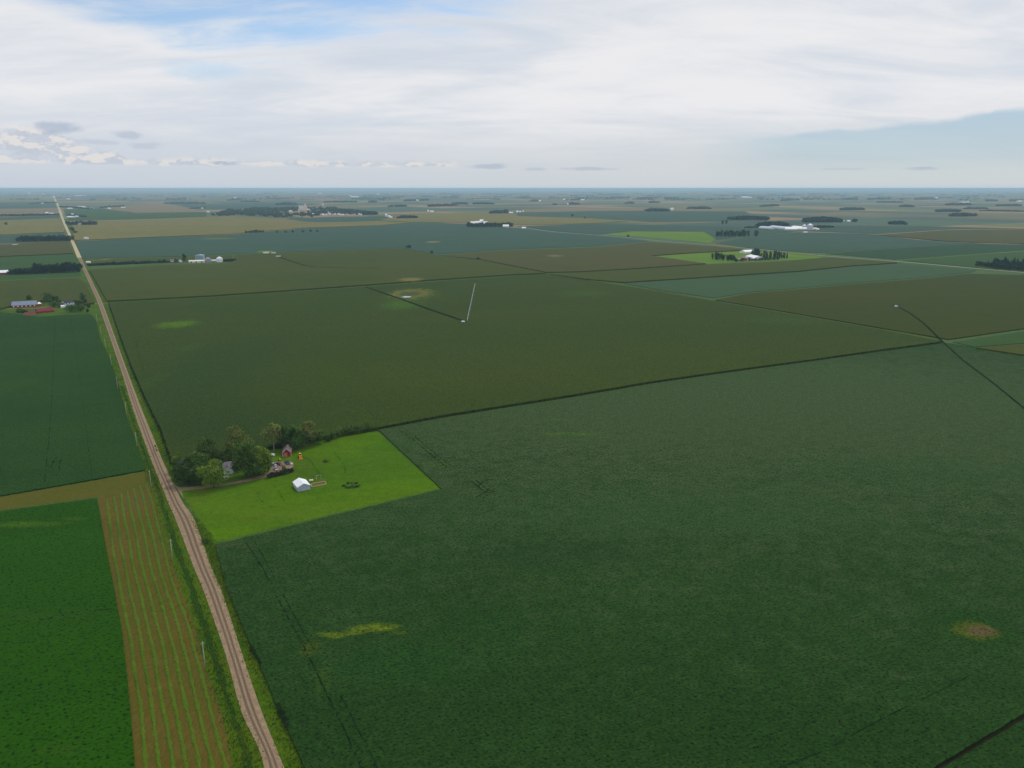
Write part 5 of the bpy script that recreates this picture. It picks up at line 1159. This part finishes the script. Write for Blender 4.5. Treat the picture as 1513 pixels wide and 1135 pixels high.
tag(mb.build('roadside_grass', leaf_mat('roadside blades', C(98,130,30), C(124,140,44))), 'rough bright grass tufts along the gravel road', 'grass', None, 'stuff')
tag(mb2.build('roadside_weeds', leaf_mat('roadside weed blades', C(58,92,26), C(80,108,34))), 'darker weeds among the roadside grass', 'weeds', None, 'stuff')
tree('bush', 'dark bush at the lawn corner beside the gravel road', 304, 803, 2.2, 4.5, L_dark, 500, .4, .02, cat='bush', lobes=7)
# ragged corn tops along the near edge of the corn
mb = MB(); edge = [Vector(g(x, y, 2.5)) for x, y in [(161,447.5),(176,491),(194,540),(214,586),(238,634),(254,682),(300,674),(398,660),(480,645),(557,631.5),(650,614),(755,597.5),(850,582.5),(960,564),(1060,549.5),(1200,531),(1300,516.5),(1392,504.5)]]
for p in resample(edge, .55, .5, closed=False):
    for q in range(2):
        x, y = p.x + rng.uniform(-.9, .5), p.y + rng.uniform(-.4, .9); a = rng.uniform(0, 6.28); r = rng.uniform(.3, .55); h = rng.uniform(2.2, 3.1)
        mb.tri((x - math.cos(a) * r, y - math.sin(a) * r, rng.uniform(.8, 1.8)), (x + math.cos(a) * r, y + math.sin(a) * r, rng.uniform(.8, 1.8)), (x, y, h))
tag(mb.build('corn_plants', leaf_mat('corn blades', C(44,64,28), C(60,76,34))), 'ragged corn leaves along the near field edge', 'corn', None, 'stuff')

# ------------------------------------------------------------------ air
m = bpy.data.materials.new('hazy air'); m.use_nodes = True; m.node_tree.nodes.clear()
ov = m.node_tree.nodes.new('ShaderNodeOutputMaterial'); vol = m.node_tree.nodes.new('ShaderNodeVolumePrincipled')
vol.inputs['Color'].default_value = (.58, .82, 1.0, 1); vol.inputs['Density'].default_value = 4.9e-5; vol.inputs['Anisotropy'].default_value = 0.0
m.node_tree.links.new(vol.outputs[0], ov.inputs['Volume'])
mb = MB().box(-90000, -90000, -1.0, 90000, 90000, H + 4)
tag(mb.build('haze', m), 'thin blue haze over the plain', 'haze', None, 'stuff')

# ------------------------------------------------------------------ light and sky
SAZ, SEL = R(25), R(52)
sd = Vector((math.sin(SAZ) * math.cos(SEL), math.cos(SAZ) * math.cos(SEL), math.sin(SEL)))
sl = bpy.data.lights.new('sun', 'SUN'); sl.energy = 1.5; sl.angle = R(10); sl.color = (1, .96, .9)
so = bpy.data.objects.new('sun', sl); col.objects.link(so); so.rotation_euler = sd.to_track_quat('Z', 'Y').to_euler(); so.location = (0, 0, 300)

w = bpy.data.worlds.new('World'); scene.world = w; w.use_nodes = True
nt = NT(w.node_tree); nt.n.clear()
out = nt.new('ShaderNodeOutputWorld')
sky = nt.new('ShaderNodeTexSky'); sky.sky_type = 'NISHITA'; sky.sun_disc = False; sky.sun_elevation = SEL; sky.sun_rotation = SAZ
sky.air_density = 1.0; sky.dust_density = .4; sky.ozone_density = 3.0
bg1 = nt.new('ShaderNodeBackground'); nt.l.new(sky.outputs[0], bg1.inputs[0]); bg1.inputs[1].default_value = .115
D = nt.new('ShaderNodeTexCoord').outputs['Generated']; s = nt.sep(D)
r = nt.math('SQRT', nt.math('ADD', nt.math('MULTIPLY', s[0], s[0]), nt.math('MULTIPLY', s[1], s[1])))
Az = nt.math('DIVIDE', s[0], nt.math('MAXIMUM', s[1], .05)); El = nt.math('DIVIDE', s[2], nt.math('MAXIMUM', r, .001))
zc = nt.math('ADD', nt.math('MAXIMUM', s[2], 0.0), .20)
P = nt.comb(nt.math('DIVIDE', s[0], zc), nt.math('DIVIDE', s[1], zc), 0.0)
cir = nt.noise(nt.mapping(P, rot=(0, 0, R(-20)), scale=(.55, 1.0, 1)), 1.1, 7, .58, .4)
cir2 = nt.noise(nt.mapping(P, loc=(5, 2, 0), rot=(0, 0, R(15)), scale=(.5, 1.2, 1)), 2.6, 7, .6, .6)
front = nt.mr(s[1], .1, .3)
# opening in the cloud sheet high up
a0, e0 = AE(400, 72); a1, e1 = AE(850, -8); kk = (e1 - e0) / (a1 - a0) ** 2
da = nt.math('SUBTRACT', Az, a0); eh = nt.math('ADD', nt.math('MULTIPLY', nt.math('MULTIPLY', da, da), kk), e0)
hole = nt.math('SUBTRACT', El, eh)
hole = nt.math('ADD', hole, nt.math('MULTIPLY', nt.math('SUBTRACT', cir2, .5), .20))
hole = nt.math('MULTIPLY', nt.mr(hole, -.012, .05), nt.mr(Az, AE(900, 0)[0], AE(780, 0)[0]))
# faint streak of blue under it
def ell(px, py, rx, ry, soft=.5):
    a, e = AE(px, py); a2, _ = AE(px + rx, py); _, e2 = AE(px, py - ry)
    v = nt.comb(nt.math('MULTIPLY', nt.math('SUBTRACT', Az, a), 1 / (a2 - a)), nt.math('MULTIPLY', nt.math('SUBTRACT', El, e), 1 / (e2 - e)), 0.0)
    v = nt.vmath('ADD', v, warpv); ln = nt.vmath('LENGTH', v, out=1)
    return nt.math('MULTIPLY', nt.mr(ln, 1 + soft, 1 - soft), front)
AEv = nt.comb(nt.math('MULTIPLY', Az, 30.0), nt.math('MULTIPLY', El, 60.0), 0.0)
warpv = nt.vmath('MULTIPLY', nt.vmath('SUBTRACT', nt.noise(AEv, 1.2, 6, .62, out=1), (.5, .5, .5)), (1.9, 1.9, 0))
streak = nt.math('MULTIPLY', ell(305, 104, 60, 12, .8), .5)
# clear wedge low on the right
wa, we = AE(1040, 207); wb, wf = AE(1513, 156)
wm = (wf - we) / (wb - wa)
line = nt.math('ADD', nt.math('MULTIPLY', nt.math('SUBTRACT', Az, wa), wm), we)
line = nt.math('ADD', line, nt.math('MULTIPLY', nt.math('SUBTRACT', nt.noise(nt.comb(nt.math('MULTIPLY', Az, 9.0), nt.math('MULTIPLY', El, 20.0), 0.0), 1.0, 6, .6), .5), .022))
wedge = nt.mr(nt.math('SUBTRACT', line, El), 0.0, .0075)
wedge = nt.math('MULTIPLY', wedge, nt.mr(Az, AE(1000, 0)[0], AE(1230, 0)[0], .0, 1.0))
wedge = nt.math('MULTIPLY', wedge, nt.mr(El, AE(0, 268)[1] if False else AE(756, 266)[1], AE(756, 232)[1], .25, 1.0))
wedge = nt.math('MULTIPLY', wedge, front)
clear = nt.math('MAXIMUM', nt.math('MULTIPLY', nt.math('MAXIMUM', hole, streak), .97), 0.0)
cover = nt.math('SUBTRACT', 1.0, clear)
cover = nt.math('MULTIPLY', cover, nt.mr(cir, .25, .5, .93, 1.0))
# cloud sheet colour
tone = nt.math('ADD', nt.math('MULTIPLY', cir, .55), nt.math('MULTIPLY', cir2, .45))
def W(r_, g_, b_): return (lin(r_), lin(g_), lin(b_), 1)
sheet = nt.mix(nt.mr(tone, .36, .62), W(208,216,227), W(236,236,238))
low = nt.mix(nt.mr(Az, -.7, .7), W(200,208,219), W(208,213,213))
sheet = nt.mix(nt.mr(El, AE(756, 274)[1], AE(756, 150)[1], 1, 0), sheet, low)
sheet = nt.mix(nt.mr(El, .0, AE(756, 268)[1], .35, 0), sheet, W(190,208,222))
sheet = nt.mix(wedge, sheet, nt.mix(nt.mr(El, AE(756, 250)[1], AE(756, 150)[1]), W(190,205,212), W(180,204,222)))
# far cumulus along the horizon
cn = nt.noise(nt.comb(nt.math('MULTIPLY', Az, 34.0), nt.math('MULTIPLY', El, 75.0), 0.0), 1.0, 7, .58)
cnl = nt.noise(nt.comb(nt.math('MULTIPLY', Az, 34.0), nt.math('MULTIPLY', nt.math('ADD', El, .006), 75.0), 0.0), 1.0, 7, .58)
eb = AE(756, 249)[1]; et = AE(756, 229)[1]; etl = AE(756, 192)[1]
toph = nt.mr(Az, AE(60, 240)[0], AE(210, 240)[0], etl, et)
win_ = nt.math('MULTIPLY', nt.mr(El, eb - .002, eb + .004), nt.mr(El, toph, nt.math('SUBTRACT', toph, .012), 0, 1))
win_ = nt.math('MULTIPLY', win_, nt.mr(Az, AE(720, 240)[0], AE(640, 240)[0]))
cum = nt.mr(nt.math('ADD', cn, nt.math('MULTIPLY', win_, .26)), .56, .80)
cum = nt.math('MULTIPLY', nt.math('MULTIPLY', cum, win_), front)
lit = nt.mr(nt.math('SUBTRACT', cn, cnl), -.03, .06)
cumc = nt.mix(lit, W(186,194,208), W(232,226,220))
sheet = nt.mix(nt.math('MULTIPLY', cum, .65), sheet, cumc)
for (px, py, rx, ry, st) in [(84,189,33,8,.6),(190,198,18,5.5,.45),(215,215,22,5,.3),(145,210,26,4,.3),(722,246,24,4,.5),(790,250,16,2.5,.35),(870,249.5,36,2.5,.45),(1362,249,20,2.5,.5),(1245,250,30,1.5,.3),(330,241,20,3,.4)]:
    sheet = nt.mix(nt.math('MULTIPLY', ell(px, py, rx, ry, .45), st), sheet, W(160,176,198))
bg2 = nt.new('ShaderNodeBackground'); nt.l.new(sheet, bg2.inputs[0]); bg2.inputs[1].default_value = 1.0
ms = nt.new('ShaderNodeMixShader'); nt.put(ms.inputs[0], cover)
nt.l.new(bg1.outputs[0], ms.inputs[1]); nt.l.new(bg2.outputs[0], ms.inputs[2]); nt.l.new(ms.outputs[0], out.inputs[0])
